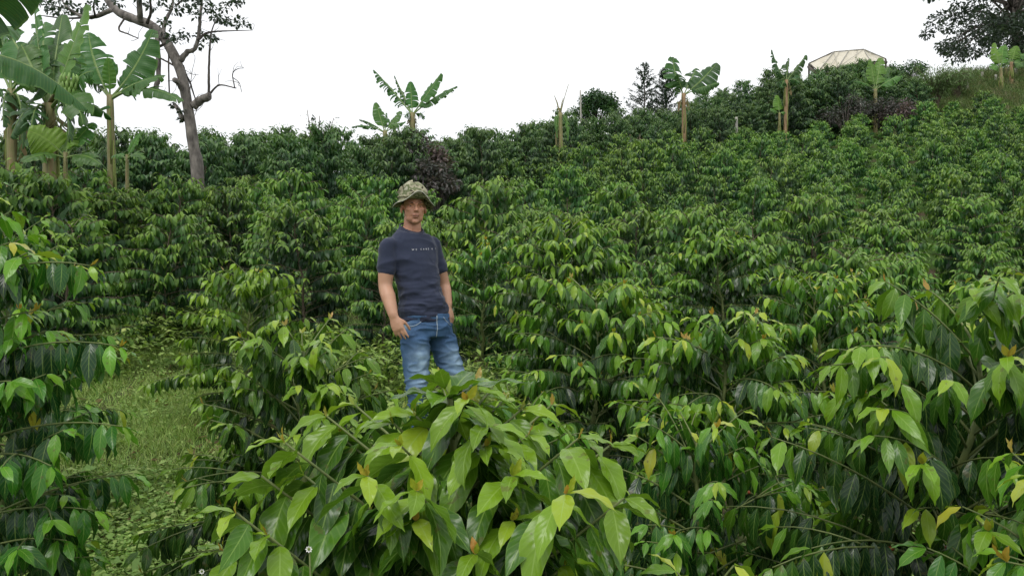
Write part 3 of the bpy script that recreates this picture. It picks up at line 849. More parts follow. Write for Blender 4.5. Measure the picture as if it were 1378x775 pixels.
# the white spaced lettering across the chest
cu = bpy.data.curves.new('print', 'FONT'); cu.body = 'WE CARE A L'; cu.size = .0150; cu.space_character = 2.4; cu.align_x = 'CENTER'; cu.resolution_u = 2
to = bpy.data.objects.new('print', cu); C.objects.link(to)
tm = bpy.data.meshes.new_from_object(to.evaluated_get(bpy.context.evaluated_depsgraph_get())); bpy.data.objects.remove(to)
bm = bmesh.new(); bm.from_mesh(tm); bmesh.ops.triangulate(bm, faces=bm.faces)
ext = bmesh.ops.extrude_face_region(bm, geom=bm.faces[:]); top = [g for g in ext['geom'] if isinstance(g, bmesh.types.BMVert)]
topset = set(top)
ctr = chest + UP * (J(0, 337)[2] - chest[2]) + LAT * .030
for v in bm.verts:
    p = ctr + LAT * v.co.x * 1.0 + UP * (v.co.y * 1.05 + v.co.x * .07)
    h, n_, _, _ = stree.ray_cast(Vector(p + FWD * .4), Vector(-FWD))
    h = h or Vector(p)
    v.co = h + Vector(FWD) * (.0022 if v in topset else -.002)
me = bpy.data.meshes.new('print'); bm.to_mesh(me); bm.free(); obj('lettering', me, M['white_print'], shirt)

# --- jeans
hipr = [(J(572, 421), .170, .124), (J(572.5, 430), .172, .125), (J(573.5, 441), .174, .124), (J(574.5, 452), .160, .115)]
jl = []
for h_, k_, a_ in ((rh, rk, ra), (lh, lk, la)):
    jl.append(tube_loft([h_ + UP * .05, h_, h_ * .66 + k_ * .34, h_ * .3 + k_ * .7, k_, k_ * .6 + a_ * .4, k_ * .18 + a_ * .82, a_ * 1.0 + UP * .0], [.090, .098, .093, .082, .074, .070, .066, .070], 18))
je = fuse('jeans', [loft([(c, LAT, FWD, a, b, .9) for c, a, b in hipr], 26)] + jl, .0065, 6, .5)
V = co_of(je); Nn = no_of(je)
z = V[:, 2]
kz = lambda c, s: np.exp(-((z - c) / s) ** 2)
w = nz(V, (10, 10, 24)) * .006 + nz(V, (14, 14, 48), 5.) * .007 * (kz(rk[2], .13) + kz(ra[2] + .05, .14)) + nz(V, (7, 7, 20), 9.) * .007 * kz(rh[2] - .02, .10)
rid = lambda sc, off, pw: np.clip(1 - 2.2 * np.abs(nz(V, sc, off)), 0, 1) ** pw
w = w + rid((9, 9, 22), 5., 2) * .008 * (.4 + kz(rk[2], .16) + kz(ra[2] + .06, .16) + kz(rh[2], .09)) - .003
set_co(je, V + Nn * w[:, None])
def segdist(P, a, b):
    t = np.clip(((P - a) @ (b - a)) / ((b - a) @ (b - a)), 0, 1); return np.linalg.norm(P - (a + t[:, None] * (b - a)), axis=1), t
fr, tr_ = segdist(V, rh + FWD * .10, rk + FWD * .08); fl, tl_ = segdist(V, lh + FWD * .10 + LAT * .02, lk + FWD * .08)
fade = np.exp(-(fr / .075) ** 2) * sm(tr_, .1, .45) + np.exp(-(fl / .070) ** 2) * sm(tl_, .15, .5)
pk = J(546, 437, -.18) ; fade = fade + 1.3 * np.exp(-(((V - pk) * np.array([1, .5, 1.2])) ** 2).sum(1) / .038 ** 2)
fattr(je, 'fade', np.clip(fade * (.75 + .6 * nz(V, (24, 24, 50), 2.)), 0, 1.3))
m, nt, _, L, out = newmat('faded_denim')
tc = N_(nt, 'ShaderNodeTexCoord'); q = N_(nt, 'ShaderNodeTexNoise'); q.inputs['Scale'].default_value = 13; q.inputs['Detail'].default_value = 9; L.new(tc.outputs['Object'], q.inputs['Vector'])
mp = N_(nt, 'ShaderNodeMapping'); mp.inputs['Scale'].default_value = (1, 1, .15); L.new(tc.outputs['Object'], mp.inputs['Vector'])
wv = N_(nt, 'ShaderNodeTexNoise'); wv.inputs['Scale'].default_value = 260; L.new(mp.outputs[0], wv.inputs['Vector'])
base = mixc(nt, q.outputs[0], (.012, .034, .095), (.045, .125, .27))
fd = math_(nt, 'MULTIPLY', N_(nt, 'ShaderNodeAttribute', attribute_name='fade').outputs['Fac'], math_(nt, 'ADD', .35, math_(nt, 'MULTIPLY', q.outputs[0], .75)))
col = mixc(nt, fd, base, (.36, .50, .62)); col = mixc(nt, math_(nt, 'MULTIPLY', wv.outputs[0], .25), col, (.25, .36, .48))
b = N_(nt, 'ShaderNodeBsdfPrincipled'); b.inputs['Roughness'].default_value = .85; b.inputs['Specular IOR Level'].default_value = .2; L.new(col, b.inputs['Base Color'])
bp = N_(nt, 'ShaderNodeBump'); bp.inputs['Strength'].default_value = .4; bp.inputs['Distance'].default_value = .002; L.new(wv.outputs[0], bp.inputs['Height']); L.new(bp.outputs[0], b.inputs['Normal']); L.new(b.outputs[0], out.inputs[0]); M['denim'] = m
jeans = obj('jeans', je, M['denim'], man)
jtree = BVHTree.FromPolygons([tuple(v) for v in co_of(je)], [tuple(p.vertices) for p in je.polygons])
M['thread'] = solid('pale_seam_thread', (.30, .36, .42), .8); M['denim_dark'] = solid('dark_denim', (.018, .040, .095), .85)


def on_jeans(pts, r, name, mat):
    out_ = []
    for lx, zz in pts:
        p = J(572, 430) + LAT * lx; p[2] = zz
        h = jtree.ray_cast(Vector(p + FWD * .5), Vector(-FWD))[0]
        if h is not None: out_.append(np.array(h) + FWD * r * .2)
    if len(out_) > 3:
        V_, Q_ = tubes([(np.array(out_), r)], 6); obj(name, mesh_np(name, V_, Q_), mat, jeans)


zt = J(0, 424)[2]
on_jeans([(-.155 + .095 * k, zt - .012 - .055 * math.sin(PI * (.5 - .5 * k)) ** 1.0 * 1.0) for k in np.linspace(0, 1, 14)], .0028, 'pocket_seam', M['thread'])
on_jeans([(.155 - .085 * k, zt - .012 - .055 * math.sin(PI * (.5 - .5 * k))) for k in np.linspace(0, 1, 14)], .0028, 'pocket_seam', M['thread'])
on_jeans([(.018 - .004 * k, zt - .16 * k) for k in np.linspace(0, 1, 14)], .0035, 'fly_seam', M['thread'])
def tuck(tree, mask, gap):
    B_ = co_of(body)
    for i in np.nonzero(mask)[0]:
        h, n_, _, _ = tree.find_nearest(Vector(B_[i]))
        if h is not None and (Vector(B_[i]) - h).dot(n_) > -gap: B_[i] = np.array(h - n_ * gap)
    set_co(body, B_)


def armseg(P):
    d = np.full(len(P), 9.)
    for s_, e_, w_, hd in ((rs, re, rw, rw + rdir * .2), (ls, le, lw, lw + np.array([.03, -.05, -.15]))):
        d = np.minimum(d, segdist(P, s_ * .40 + e_ * .60, e_)[0]); d = np.minimum(d, segdist(P, e_, w_)[0]); d = np.minimum(d, segdist(P, w_, hd)[0] - .02)
    return d


BV = co_of(body); arm_ = armseg(BV) < .066
stree_n = stree
tuck(stree, (~arm_) & (BV[:, 2] < J(0, 309)[2]) & (BV[:, 2] > J(0, 426)[2]), .006)
tuck(jtree, (~arm_) & (BV[:, 2] <= J(0, 428)[2]) & (BV[:, 2] > .10), .006)

# --- shoes
M['shoe'] = simple_material('brown_leather', (.13, .075, .045), (.28, .18, .12), 22, .7, .4, .003); M['sole'] = solid('shoe_sole', (.06, .05, .045), .9)
for a_, d_ in ((ra, norm(FWD * .9 - LAT * .25)), (la, norm(FWD * .95 + LAT * .2))):
    s_ = np.cross(d_, UP); g0 = np.array([a_[0], a_[1], gz(a_)])
    up_ = [(g0 + d_ * t + UP * hh, s_, UP, wd, hg, .85) for t, hh, wd, hg in ((-.075, .040, .026, .030), (-.055, .048, .036, .042), (0, .052, .041, .048), (.06, .044, .042, .038), (.12, .036, .045, .028), (.165, .030, .040, .022), (.19, .026, .022, .014))]
    so = obj('shoe', fuse('shoe', [loft(up_, 18), tube_loft([g0 + UP * .05, g0 + UP * .105 - d_ * .005], [.046, .048], 16)], .006, 4), M['shoe'], man)
    sl = [(g0 + d_ * t + UP * .006, s_, UP, wd, .016, .5) for t, wd in ((-.085, .022), (-.06, .038), (0, .042), (.06, .042), (.12, .048), (.17, .042), (.198, .022))]
    v_, f_ = loft(sl, 16); me = bpy.data.meshes.new('sole'); me.from_pydata(v_.tolist(), [], f_); obj('sole', me, M['sole'], so)

# --- the hat: crumpled camouflage crown, band and a brim that dips at the sides
nA = 64; an = np.linspace(0, 2 * PI, nA, endpoint=False)
HB = hv(0, -.012, .047)
prof = [(0.0, .094, .110), (.010, .0955, .112), (.020, .090, .106), (.030, .098, .114), (.040, .091, .106), (.052, .099, .113), (.064, .090, .103), (.078, .091, .100), (.092, .072, .084), (.104, .050, .060), (.112, .026, .032), (.115, .006, .008)]
Vh = []
for k, (zz, a, b) in enumerate(prof):
    wob = 1 + .035 * np.sin(2 * an + k * 1.3) + .03 * np.sin(3 * an + k * .8 + 1) + .02 * np.sin(7 * an + k * 2.1)
    pt = HB + np.outer(np.cos(an) * a * wob, HLAT) + np.outer(np.sin(an) * b * wob, HFWD) + np.outer(zz + .010 * np.sin(an * 2 + k * .7) * min(1, k / 4) + .014 * np.cos(an - 2.4) * min(1, k / 6), UP)
    Vh.append(pt)
Vh = np.concatenate(Vh); Qh = np.array([[i * nA + j, i * nA + (j + 1) % nA, (i + 1) * nA + (j + 1) % nA, (i + 1) * nA + j] for i in range(len(prof) - 1) for j in range(nA)])
m, nt, _, L, out = newmat('camouflage_cloth')
tc = N_(nt, 'ShaderNodeTexCoord'); q = N_(nt, 'ShaderNodeTexNoise'); q.inputs['Scale'].default_value = 17; q.inputs['Detail'].default_value = 3; L.new(tc.outputs['Object'], q.inputs['Vector'])
q2 = N_(nt, 'ShaderNodeTexNoise'); q2.inputs['Scale'].default_value = 26; q2.inputs['Detail'].default_value = 2; mp = N_(nt, 'ShaderNodeMapping'); mp.inputs['Location'].default_value = (3, 7, 1); L.new(tc.outputs['Object'], mp.inputs['Vector']); L.new(mp.outputs[0], q2.inputs['Vector'])
r1 = N_(nt, 'ShaderNodeValToRGB'); r1.color_ramp.interpolation = 'CONSTANT'; e = r1.color_ramp.elements; e[0].color = (.22, .23, .135, 1); e[1].position = .43; e[1].color = (.38, .35, .25, 1)
for p_, c_ in ((.54, (.16, .18, .095, 1)), (.63, (.48, .46, .36, 1))): x_ = e.new(p_); x_.color = c_
L.new(q.outputs[0], r1.inputs[0])
col = mixc(nt, math_(nt, 'GREATER_THAN', q2.outputs[0], .62), r1.outputs[0], (.055, .045, .03))
b = N_(nt, 'ShaderNodeBsdfPrincipled'); b.inputs['Roughness'].default_value = .9; b.inputs['Specular IOR Level'].default_value = .15; L.new(col, b.inputs['Base Color']); L.new(b.outputs[0], out.inputs[0]); M['camo'] = m
hme = mesh_np('hat', Vh, Qh)
hat = obj('hat', hme, M['camo'], man)
rows = 7; Vb = []
for s_ in (1, -1):
    for k in (range(rows) if s_ == 1 else range(rows - 1, -1, -1)):
        f = k / (rows - 1)
        side = np.abs(np.cos(an)) ** 1.5; fr_ = np.maximum(0, np.sin(an)) ** 2; bk = np.maximum(0, -np.sin(an)) ** 2
        ext = (.058 + .006 * fr_)
        drop = f * (-.006 - .040 * side + .040 * fr_ * np.exp(-((np.cos(an) - .05) / .5) ** 2) - .022 * bk) + .006 * f * np.sin(5 * an + 1)
        rr = (ext * f * (1 - .25 * side))
        Vb.append(HB + np.outer(np.cos(an) * (.092 + rr), HLAT) + np.outer(np.sin(an) * (.108 + rr), HFWD) + np.outer(drop + .003 + .0018 * s_, UP))
Vb = np.concatenate(Vb); n2r = rows * 2
Qb = np.array([[i * nA + j, i * nA + (j + 1) % nA, ((i + 1) % n2r) * nA + (j + 1) % nA, ((i + 1) % n2r) * nA + j] for i in range(n2r) for j in range(nA)])
brim = obj('brim', mesh_np('brim', Vb, Qb), M['camo'], hat)
edge = Vb[(rows - 1) * nA:rows * nA]; edge = np.concatenate([edge, edge[:1]])
V_, Q_ = tubes([(edge, .0026)], 6); obj('piping', mesh_np('piping', V_, Q_), solid('pale_piping', (.46, .45, .38), .8), hat)
bd = Vh[1 * nA:2 * nA] * 1.0; c_ = bd.mean(0); bd = c_ + (bd - c_) * 1.03 + UP * .008; bd = np.concatenate([bd, bd[:1]])
V_, Q_ = tubes([(bd, .006)], 6); obj('hat_band', mesh_np('hat_band', V_, Q_), M['camo'], hat)
# ---------------------------------------------------------------- ground sheet
gx = np.concatenate([np.linspace(-420, -60, 14), np.linspace(-55, -14, 30), np.linspace(-13, 13, 160), np.linspace(14, 70, 40), np.linspace(75, 420, 14)])
gy = np.concatenate([np.linspace(-60, -4, 12), np.linspace(-3, 16, 130), np.linspace(16.5, 66, 70), np.linspace(70, 700, 24)])
X, Y = np.meshgrid(gx, gy, indexing='ij')
Z = ground(X, Y)
V = np.stack([X, Y, Z], -1).reshape(-1, 3)
a = (np.arange(len(gx) - 1)[:, None] * len(gy) + np.arange(len(gy) - 1)[None]).ravel()
gme = mesh_np('ground', V, np.stack([a, a + len(gy), a + len(gy) + 1, a + 1], -1))
m, nt, _, L, out = newmat('earth')
tc = N_(nt, 'ShaderNodeTexCoord')
n1 = N_(nt, 'ShaderNodeTexNoise'); n1.inputs['Scale'].default_value = 1.1; n1.inputs['Detail'].default_value = 8; L.new(tc.outputs['Object'], n1.inputs['Vector'])
n2 = N_(nt, 'ShaderNodeTexNoise'); n2.inputs['Scale'].default_value = 26; n2.inputs['Detail'].default_value = 8; L.new(tc.outputs['Object'], n2.inputs['Vector'])
soil = ramp(nt, n2.outputs[0], [(.3, (.035, .026, .017)), (.5, (.075, .055, .034)), (.7, (.13, .10, .065))])
moss = ramp(nt, n2.outputs[0], [(.3, (.03, .065, .015)), (.7, (.085, .15, .035))])
fac = ramp(nt, n1.outputs[0], [(.36, (0, 0, 0)), (.52, (1, 1, 1))])
b = N_(nt, 'ShaderNodeBsdfPrincipled'); b.inputs['Roughness'].default_value = .95; b.inputs['Specular IOR Level'].default_value = .1
L.new(mixc(nt, fac, soil, moss), b.inputs['Base Color'])
bp = N_(nt, 'ShaderNodeBump'); bp.inputs['Strength'].default_value = .8; bp.inputs['Distance'].default_value = .03; L.new(n2.outputs[0], bp.inputs['Height']); L.new(bp.outputs[0], b.inputs['Normal']); L.new(b.outputs[0], out.inputs[0])
tag(obj('ground', gme, m), kind='structure')


def path_dist(x, y):
    """distance to the middle line of the grassy path"""
    c = np.interp(y, [0, 3.4, 6, 8, 10.5, 14], [-1.0, -1.62, -2.45, -3.15, -4.1, -5.6]); return np.abs(x - c)


# ---------------------------------------------------------------- coffee: the bushes that stand near
def top_h(px, d, py):
    p = W(px, py, d); return p[2] - g1(p[0], d)


HEROES = []


def hero(px, d, top, label, seed, **kw):
    p = W(px, top, d); g = g1(p[0], d); H = p[2] - g
    kw.setdefault('prof_pow', .32); kw.setdefault('sp', .034); kw.setdefault('nu', 8); kw.setdefault('nv', 4); kw['R'] = kw.get('R', .6) * (1.22 if seed not in (16, 20) else 1.0)
    rz = kw.pop('rz', 0.)
    t = put_bush(bush_meshes('coffee_bush', seed, H=H * .95, **kw), (p[0], d, g - .01), label, seed=seed, rz=rz)
    HEROES.append((p[0], d, 1.0 if seed == 14 else kw.get('R', .6)))
    return t


hero(400, 3.05, 448, 'bushy coffee bush before the jeans with one low branch reaching over the grass', 11, R=.42, ll=.115, node=.036, young=.09,
     extra=[(.50, PI * .98, .70, 6, 22), (.62, PI * 1.03, .45, 20, 30), (.42, PI * 1.1, .60, 6, 22)], berries=4, second=.7)
hero(972, 3.35, 428, 'coffee bush with orange-tipped flat top between the young plant and the cherry-laden bush', 12, R=.44, ll=.122, node=.034, young=.07, berries=3, second=1.0, top_elev=40)
hero(798, 4.35, 380, 'broad coffee bush just behind and beside the man on his left arm side', 13, R=.54, ll=.122, node=.034, young=.09, second=1.0, skirt=.05, top_elev=45)
hero(342, 5.7, 362, 'round isolated coffee bush with yellow-green top at the far end of the grassy path', 14, R=.41, ll=.110, node=.032, young=.30, nu=5, second=.7,
     extra=[(.34, PI, .66, 8, 22), (.42, PI * .9, .5, 8, 22)])
hero(1312, 2.25, 414, 'large-leaved coffee bush with orange bud pairs and red and green cherries inside', 15, R=.56, ll=.138, node=.042, young=.09, berries=9, second=.65,
     extra=[(.62, PI * 1.02, .62, 16, 32), (.48, PI * .98, .70, 8, 28), (.40, PI * 1.15, .70, 12, 26), (.75, PI * 1.05, .5, 30, 40), (.35, PI * 1.3, .5, 22, 28)])
hero(-90, 2.45, 232, 'tall dark coffee bush whose tiered branches hang over the grassy path edge', 16, R=.46, ll=.128, node=.050, young=-.02, second=.5, skirt=.08,
     extra=[(.95, -.1, .56, 24, 30), (.70, -.2, .44, 22, 30), (1.20, -.05, .58, 26, 34), (.45, .0, .38, 20, 28), (1.45, -.15, .54, 28, 36), (.28, -.25, .34, 14, 26)], berries=4)
hero(1128, 5.0, 374, 'yellow-green coffee bush with loose round head rising behind the orange-tipped one', 17, R=.44, ll=.115, node=.036, young=.12, nu=5, second=.7)
hero(1480, 1.62, 640, 'low coffee bush at the corner with a bare green twig and yellow bud', 18, R=.42, ll=.135, node=.07, young=.0,
     extra=[(.75, PI * .93, .42, -4, 10), (.9, PI * 1.05, .3, 10, 20)])
hero(935, 2.65, 572, 'short coffee bush in the gap, lower than its neighbours, with dark glossy leaves', 19, R=.38, ll=.11, node=.044, young=-.02, berries=2)
hero(930, 1.62, 748, 'small coffee sapling whose orange-budded tip just shows above the bottom edge', 20, R=.24, ll=.12, node=.07, young=.15)
hero(0, 3.8, 292, 'dark coffee bush behind the tiered bush on the grassy path side', 21, R=.42, ll=.12, node=.058, young=.0, nu=5)
hero(655, 6.9, 326, 'coffee bush seen right beside the man, its top level with his chest', 22, R=.52, ll=.105, node=.044, young=.05, nu=5, second=.7)
hero(1352, 4.6, 380, 'coffee bush peeking over the big cherry-laden bush', 23, R=.50, ll=.11, node=.044, young=.10, nu=5, second=.7)
hero(1560, 3.2, 420, 'coffee bush beyond the cherry-laden bush, only its edge showing', 24, R=.52, ll=.12, node=.06, young=.03, nu=5)
hero(-330, 3.3, 230, 'coffee bush at the picture edge behind the tall tiered one', 25, R=.65, ll=.14, node=.06, young=0., nu=5)
hero(690, 3.3, 545, 'low dark coffee bush under the young plant and the broad bush', 26, R=.36, ll=.105, node=.05, young=-.04, skirt=.05, nu=5)


# the young plant right in front: big leaves on a bare green stem, branch by branch
def front_plant():
    rng = np.random.default_rng(5)
    px, d = 612, 1.62
    b = W(px, 500, d); g = g1(b[0], d); root = np.array([b[0], d, g])
    top = W(606, 536, 1.60) - root
    stem = spline([(0, 0, -.03), np.array([.01, .0, .5]), W(612, 660, 1.62) - root, top], 16)
    out = {k: [] for k in ('P', 'D', 'N', 'L', 'W', 'bend', 'age')}
    woods = [(stem, np.linspace(.013, .005, 16))]
    # (height on stem px, tip px, tip py, tip depth)
    tips = [(700, 384, 596, 1.50), (770, 318, 690, 1.36), (640, 462, 590, 1.72), (600, 478, 545, 1.85), (690, 494, 640, 1.36), (560, 606, 590, 1.62), (560, 640, 545, 1.75),
            (585, 676, 540, 1.85), (620, 710, 585, 1.60), (600, 742, 545, 1.80), (650, 778, 590, 1.52), (700, 762, 664, 1.33), (740, 690, 700, 1.40), (560, 592, 510, 1.78),
            (620, 560, 560, 1.62), (720, 800, 640, 1.72), (740, 430, 660, 1.70), (780, 560, 700, 1.38), (760, 720, 640, 1.85), (800, 800, 700, 1.6), (640, 540, 600, 1.46), (610, 655, 600, 1.46),
            (800, 420, 745, 1.62), (820, 640, 745, 1.36), (830, 760, 760, 1.45), (800, 500, 690, 1.9), (780, 660, 690, 1.9), (0, 600, 524, 1.6), (0, 642, 512, 1.72), (0, 662, 524, 1.78), (0, 628, 538, 1.46), (0, 700, 552, 1.66), (0, 652, 574, 1.46), (0, 588, 580, 1.62), (0, 530, 570, 1.6), (0, 690, 640, 1.40), (0, 560, 660, 1.34), (0, 410, 640, 1.5), (0, 352, 640, 1.5), (0, 440, 560, 1.7), (0, 360, 720, 1.36), (0, 300, 740, 1.5), (0, 820, 600, 1.6), (0, 840, 670, 1.5)]
    for spy, tx, ty, td in tips:
        spy = ty + .70 * abs(tx - px) + 34 + 40 * abs(td - d)
        zt = max(.12, W(px, spy, d)[2] - g)
        s0 = np.array([np.interp(zt, stem[:, 2], stem[:, k]) for k in range(3)])
        t1 = W(tx, ty, td) - root
        mid = s0 * .5 + t1 * .5 + np.array([0, 0, .012])
        p = spline([s0, mid, t1], 10)
        l = np.linalg.norm(t1 - s0)
        woods.append((p, np.linspace(.0048, .0022, 10)))
        leaves_on(p, l, rng, .138, .032, .30, .27 if ty < 690 else .17, .60, out)
        shoots_on(p, rng, .11, out, .85)
    # pale upright pair and fresh leaves at the leading tip
    for a_, el, ln_, ag in ((2.6, 70, .085, .80), (.2, 30, .17, .55), (-.6, 42, .12, .72), (3.6, 22, .14, .5), (1.2, 40, .13, .55), (4.5, 20, .13, .6)):
        Hd = np.array([math.cos(a_), math.sin(a_), 0.]); e_ = math.radians(el)
        out['P'].append(top[None]); out['D'].append((Hd * math.cos(e_) + UP * math.sin(e_))[None]); out['N'].append((UP * math.cos(e_) - Hd * math.sin(e_))[None])
        out['L'].append(np.array([ln_])); out['W'].append(np.array([ln_ * .22])); out['bend'].append(np.array([.7])); out['age'].append(np.array([ag]))
    o = {k: np.concatenate(v) for k, v in out.items()}; n = len(o['P'])
    Vv, Qv, at_ = leafmesh(o['P'], o['D'], o['N'], o['L'], o['W'] * 1.14, o['bend'], rng.uniform(.08, .4, n), np.full(n, .16), o['age'], rng, 14, 6)
    fol = mesh_np('coffee_bush_foliage', Vv, Qv, at_); Vw, Qw = tubes(woods, 8)
    ch = [stem[6] + np.array([-.16, -.1, .0]), stem[5] + np.array([-.2, -.12, -.02]), stem[6] + np.array([.05, -.14, 0])]
    put_bush((fol, mesh_np('coffee_bush_branches', Vw, Qw), ch), root.tolist(), 'young coffee bush with big bright leaves and orange buds, closest of all', seed=5)
    HEROES.append((root[0], d, .45))


front_plant()

# ---------------------------------------------------------------- coffee: the planting up the slope
rng = np.random.default_rng(77)
_fu = [-1.0, -.68, -.45, -.25, -.05, .06, .22, .36, .48, .56, .66, .9]
_fy = [15., 15., 16., 18.5, 21., 26.5, 32.2, 35.8, 38.5, 40., 40.5, 41.]
_ry = [21., 21., 22.5, 25., 29., 34., 39.5, 43., 44.5, 40., 40., 40.]
field_end = lambda u: np.interp(u, _fu, _fy)
ridge_end = lambda u: np.interp(u, _fu, _ry)
near_v = [bush_meshes('coffee_bush_near%d' % i, 100 + i, H=1.62, R=.64, ll=.128, node=.038, sp=.034, nu=4, nv=2, young=.06 + .03 * (i % 3), second=.9, top_elev=46, prof_pow=.36, skirt=.06, shoot=.12) for i in range(6)]
mid_v = [bush_meshes('coffee_bush_mid%d' % i, 200 + i, H=1.66, R=.66, ll=.145, node=.042, sp=.040, nu=3, nv=2, young=.08 + .03 * (i % 3), second=.85, sides=4, lod=1, wave=0., prof_pow=.36, top_elev=46, skirt=.06, shoot=.06) for i in range(6)]
far_v = [bush_meshes('coffee_bush_far%d' % i, 300 + i, H=1.7, R=.70, ll=.165, node=.054, sp=.048, nu=2, nv=1, young=.05 + .04 * (i % 3), second=.6, sides=3, lod=2, wave=0., shoot=.03, prof_pow=.36, top_elev=46, skirt=.06) for i in range(6)]
old_v = [bush_meshes('tall_coffee_bush%d' % i, 400 + i, H=2.6, R=.95, ll=.19, node=.062, sp=.060, nu=2, nv=1, young=.12, second=.8, sides=3, lod=2, wave=0., shoot=.0, droop=.8, top_elev=60, prof_pow=.36, skirt=.02, start=.2) for i in range(5)]

PURP = [((px_ - CX) / F * d_, d_) for px_, d_ in ((556, 21.6), (592, 21.4), (583, 20.4), (1138, 37.6), (1192, 38.), (1212, 37.6))]
spots = []
row = 0
y = 4.4
while y < 52:
    row += 1
    sx_ = 1.28 if y < 11 else 1.62
    for x in np.arange(-24, 40, sx_):
        xx = x + (sx_ / 2 if row % 2 else 0) + rng.normal(0, .17); yy = y + rng.normal(0, .17)
        u = xx / yy
        if u < -.86 or u > .90 or yy > field_end(u): continue
        if rng.random() < .03: continue
        if path_dist(xx, yy) < (1.12 if yy < 7.2 else .4) and yy < 8.2: continue
        if any((xx - h[0]) ** 2 + (yy - h[1]) ** 2 < (.72 + .35 * h[2]) ** 2 for h in HEROES): continue
        if (xx + .57) ** 2 + (yy - 5.0) ** 2 < .9 ** 2: continue
        if -1.7 < xx < -.2 and 4 < yy < 6.3: continue
        if any((xx - q_[0]) ** 2 + (yy - q_[1]) ** 2 < 1.1 or (abs(xx / yy - q_[0] / q_[1]) * yy < .8 and 0 < q_[1] - yy < (1.5 if q_[1] > 30 else 0)) for q_ in PURP): continue                      # the weedy gap behind the man
        spots.append((xx, yy))
    y += 1.30 if y < 11 else 1.6
olds = []
y = 14.
while y < 52:
    row += 1
    for x in np.arange(-24, 36, 1.25):
        xx = x + (.7 if row % 2 else 0) + rng.normal(0, .2); yy = y + rng.normal(0, .2); u = xx / yy
        if -.86 < u < .80 and field_end(u) + .6 < yy < ridge_end(u) + .8: olds.append((xx, yy))
    y += 1.3


def in_view(x, y): return abs(x / y) < .70


def zone(x, y):
    u = x / y
    if y < 11:
        if u < -.28: return ('coffee bush among the rows around the grassy path and leading up to the bananas', 'coffee bushes round the grassy path')
        if u < .12: return ('coffee bush in the close planting directly behind the man', 'coffee bushes just behind the man')
        return ('coffee bush in the near planting behind the orange-tipped and broad bushes', 'coffee bushes on the lower slope')
    if u < -.15: return ('coffee bush among the shaded rows in front of the bananas and leaning tree', 'coffee bushes below the leaning tree')
    if y < 20: return ('yellow-green coffee bush among the dense rows halfway up the open slope', 'coffee bushes halfway up the slope')
    return ('small distant coffee bush among the rows high on the slope below the banana plants', 'coffee bushes high on the slope')


KEEP = [(W(px_, 0, d_)[0], d_) for px_, d_ in ((238, 12.4), (278, 13.2), (258, 13.4), (158, 11.3), (120, 10.9), (72, 8.6), (40, 9.0), (190, 11.8), (310, 12.6))]
spots = [p_ for p_ in spots if all((p_[0] - q_[0]) ** 2 + (p_[1] - q_[1]) ** 2 > .8 for q_ in KEEP)] + KEEP
spots.sort(key=lambda p: (p[1]) if in_view(*p) else 100 + p[1])
rest = []
for i, (x, y) in enumerate(spots):
    s = rng.uniform(.80, 1.18) if y > 9 else rng.uniform(.72, .95); rz = rng.uniform(0, 6.28); z = g1(x, y) - .02
    if i >= 284:
        rest.append((x, y, z, s, rz)); continue
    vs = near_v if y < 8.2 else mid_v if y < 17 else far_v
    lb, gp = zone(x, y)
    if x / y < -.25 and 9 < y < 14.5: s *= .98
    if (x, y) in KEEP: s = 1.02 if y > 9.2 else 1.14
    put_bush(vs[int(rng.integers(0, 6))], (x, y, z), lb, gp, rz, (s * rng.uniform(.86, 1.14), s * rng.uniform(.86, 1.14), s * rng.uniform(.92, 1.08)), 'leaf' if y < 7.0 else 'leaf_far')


def merged(items, variants, mat, name):
    Vs, Qs, ls, ag, off = [], [], [], [], 0
    cache = []
    for fol, wood, _ in variants:
        v = co_of(fol); q = np.empty(len(fol.loops), np.int32); fol.loops.foreach_get('vertex_index', q)
        lu = np.empty(len(v) * 3, np.float32); fol.attributes['luv'].data.foreach_get('vector', lu)
        a_ = np.empty(len(v), np.float32); fol.attributes['age'].data.foreach_get('value', a_)
        cache.append((v, q.reshape(-1, 4), lu.reshape(-1, 3), a_))
    for x, y, z, s, rz in items:
        v, q, lu, a_ = cache[int(rng.integers(0, len(cache)))]
        c, n_ = math.cos(rz), math.sin(rz)
        v2 = v @ np.array([[c, n_, 0], [-n_, c, 0], [0, 0, 1]]) * s + np.array([x, y, z])
        Vs.append(v2); Qs.append(q + off); ls.append(lu); ag.append(np.clip(a_ + rng.normal(0, .06), 0, 1)); off += len(v)
    me = mesh_np(name, np.concatenate(Vs), np.concatenate(Qs), {'luv': ('FLOAT_VECTOR', np.concatenate(ls)), 'age': ('FLOAT', np.concatenate(ag))})
    o = obj(name, me, mat); tag(o, kind='stuff'); o['label'] = 'mass of coffee bushes covering the top of the slope'; return o


if rest: merged(rest, far_v, M['leaf_far'], 'coffee_planting')
OLD_LB = [('tall dark old coffee bush in the hedge-like line behind the leaning tree', 'tall old coffee bushes behind the leaning tree'),
          ('tall dark old coffee bush in the skyline row near the tattered banana', 'tall old coffee bushes along the middle skyline'),
          ('tall dark old coffee bush in the thick band below the cream canopy', 'tall old coffee bushes below the canopy')]
for x, y in olds:
    u = x / y; k = 0 if u < -.28 else 1 if u < .12 else 2
    s = rng.uniform(.85, 1.12) * (.97 if u < .12 else .97 if u < .34 else 1.2 if u < .49 else 1.02)
    if not in_view(x, y): continue
    if any(abs(u - (px_ - CX) / F) * y < 1.0 and y < d_ + .6 for px_, d_ in ((921, 32.6), (1057, 36.4), (1049, 36.2), (756, 27.4), (1178, 39.6))): continue
    put_bush(old_v[int(rng.integers(0, 5))], (x, y, g1(x, y) - .03), OLD_LB[k][0], OLD_LB[k][1], rng.uniform(0, 6.28), s, 'hedge', 'tall_coffee_bush', 'coffee bush')
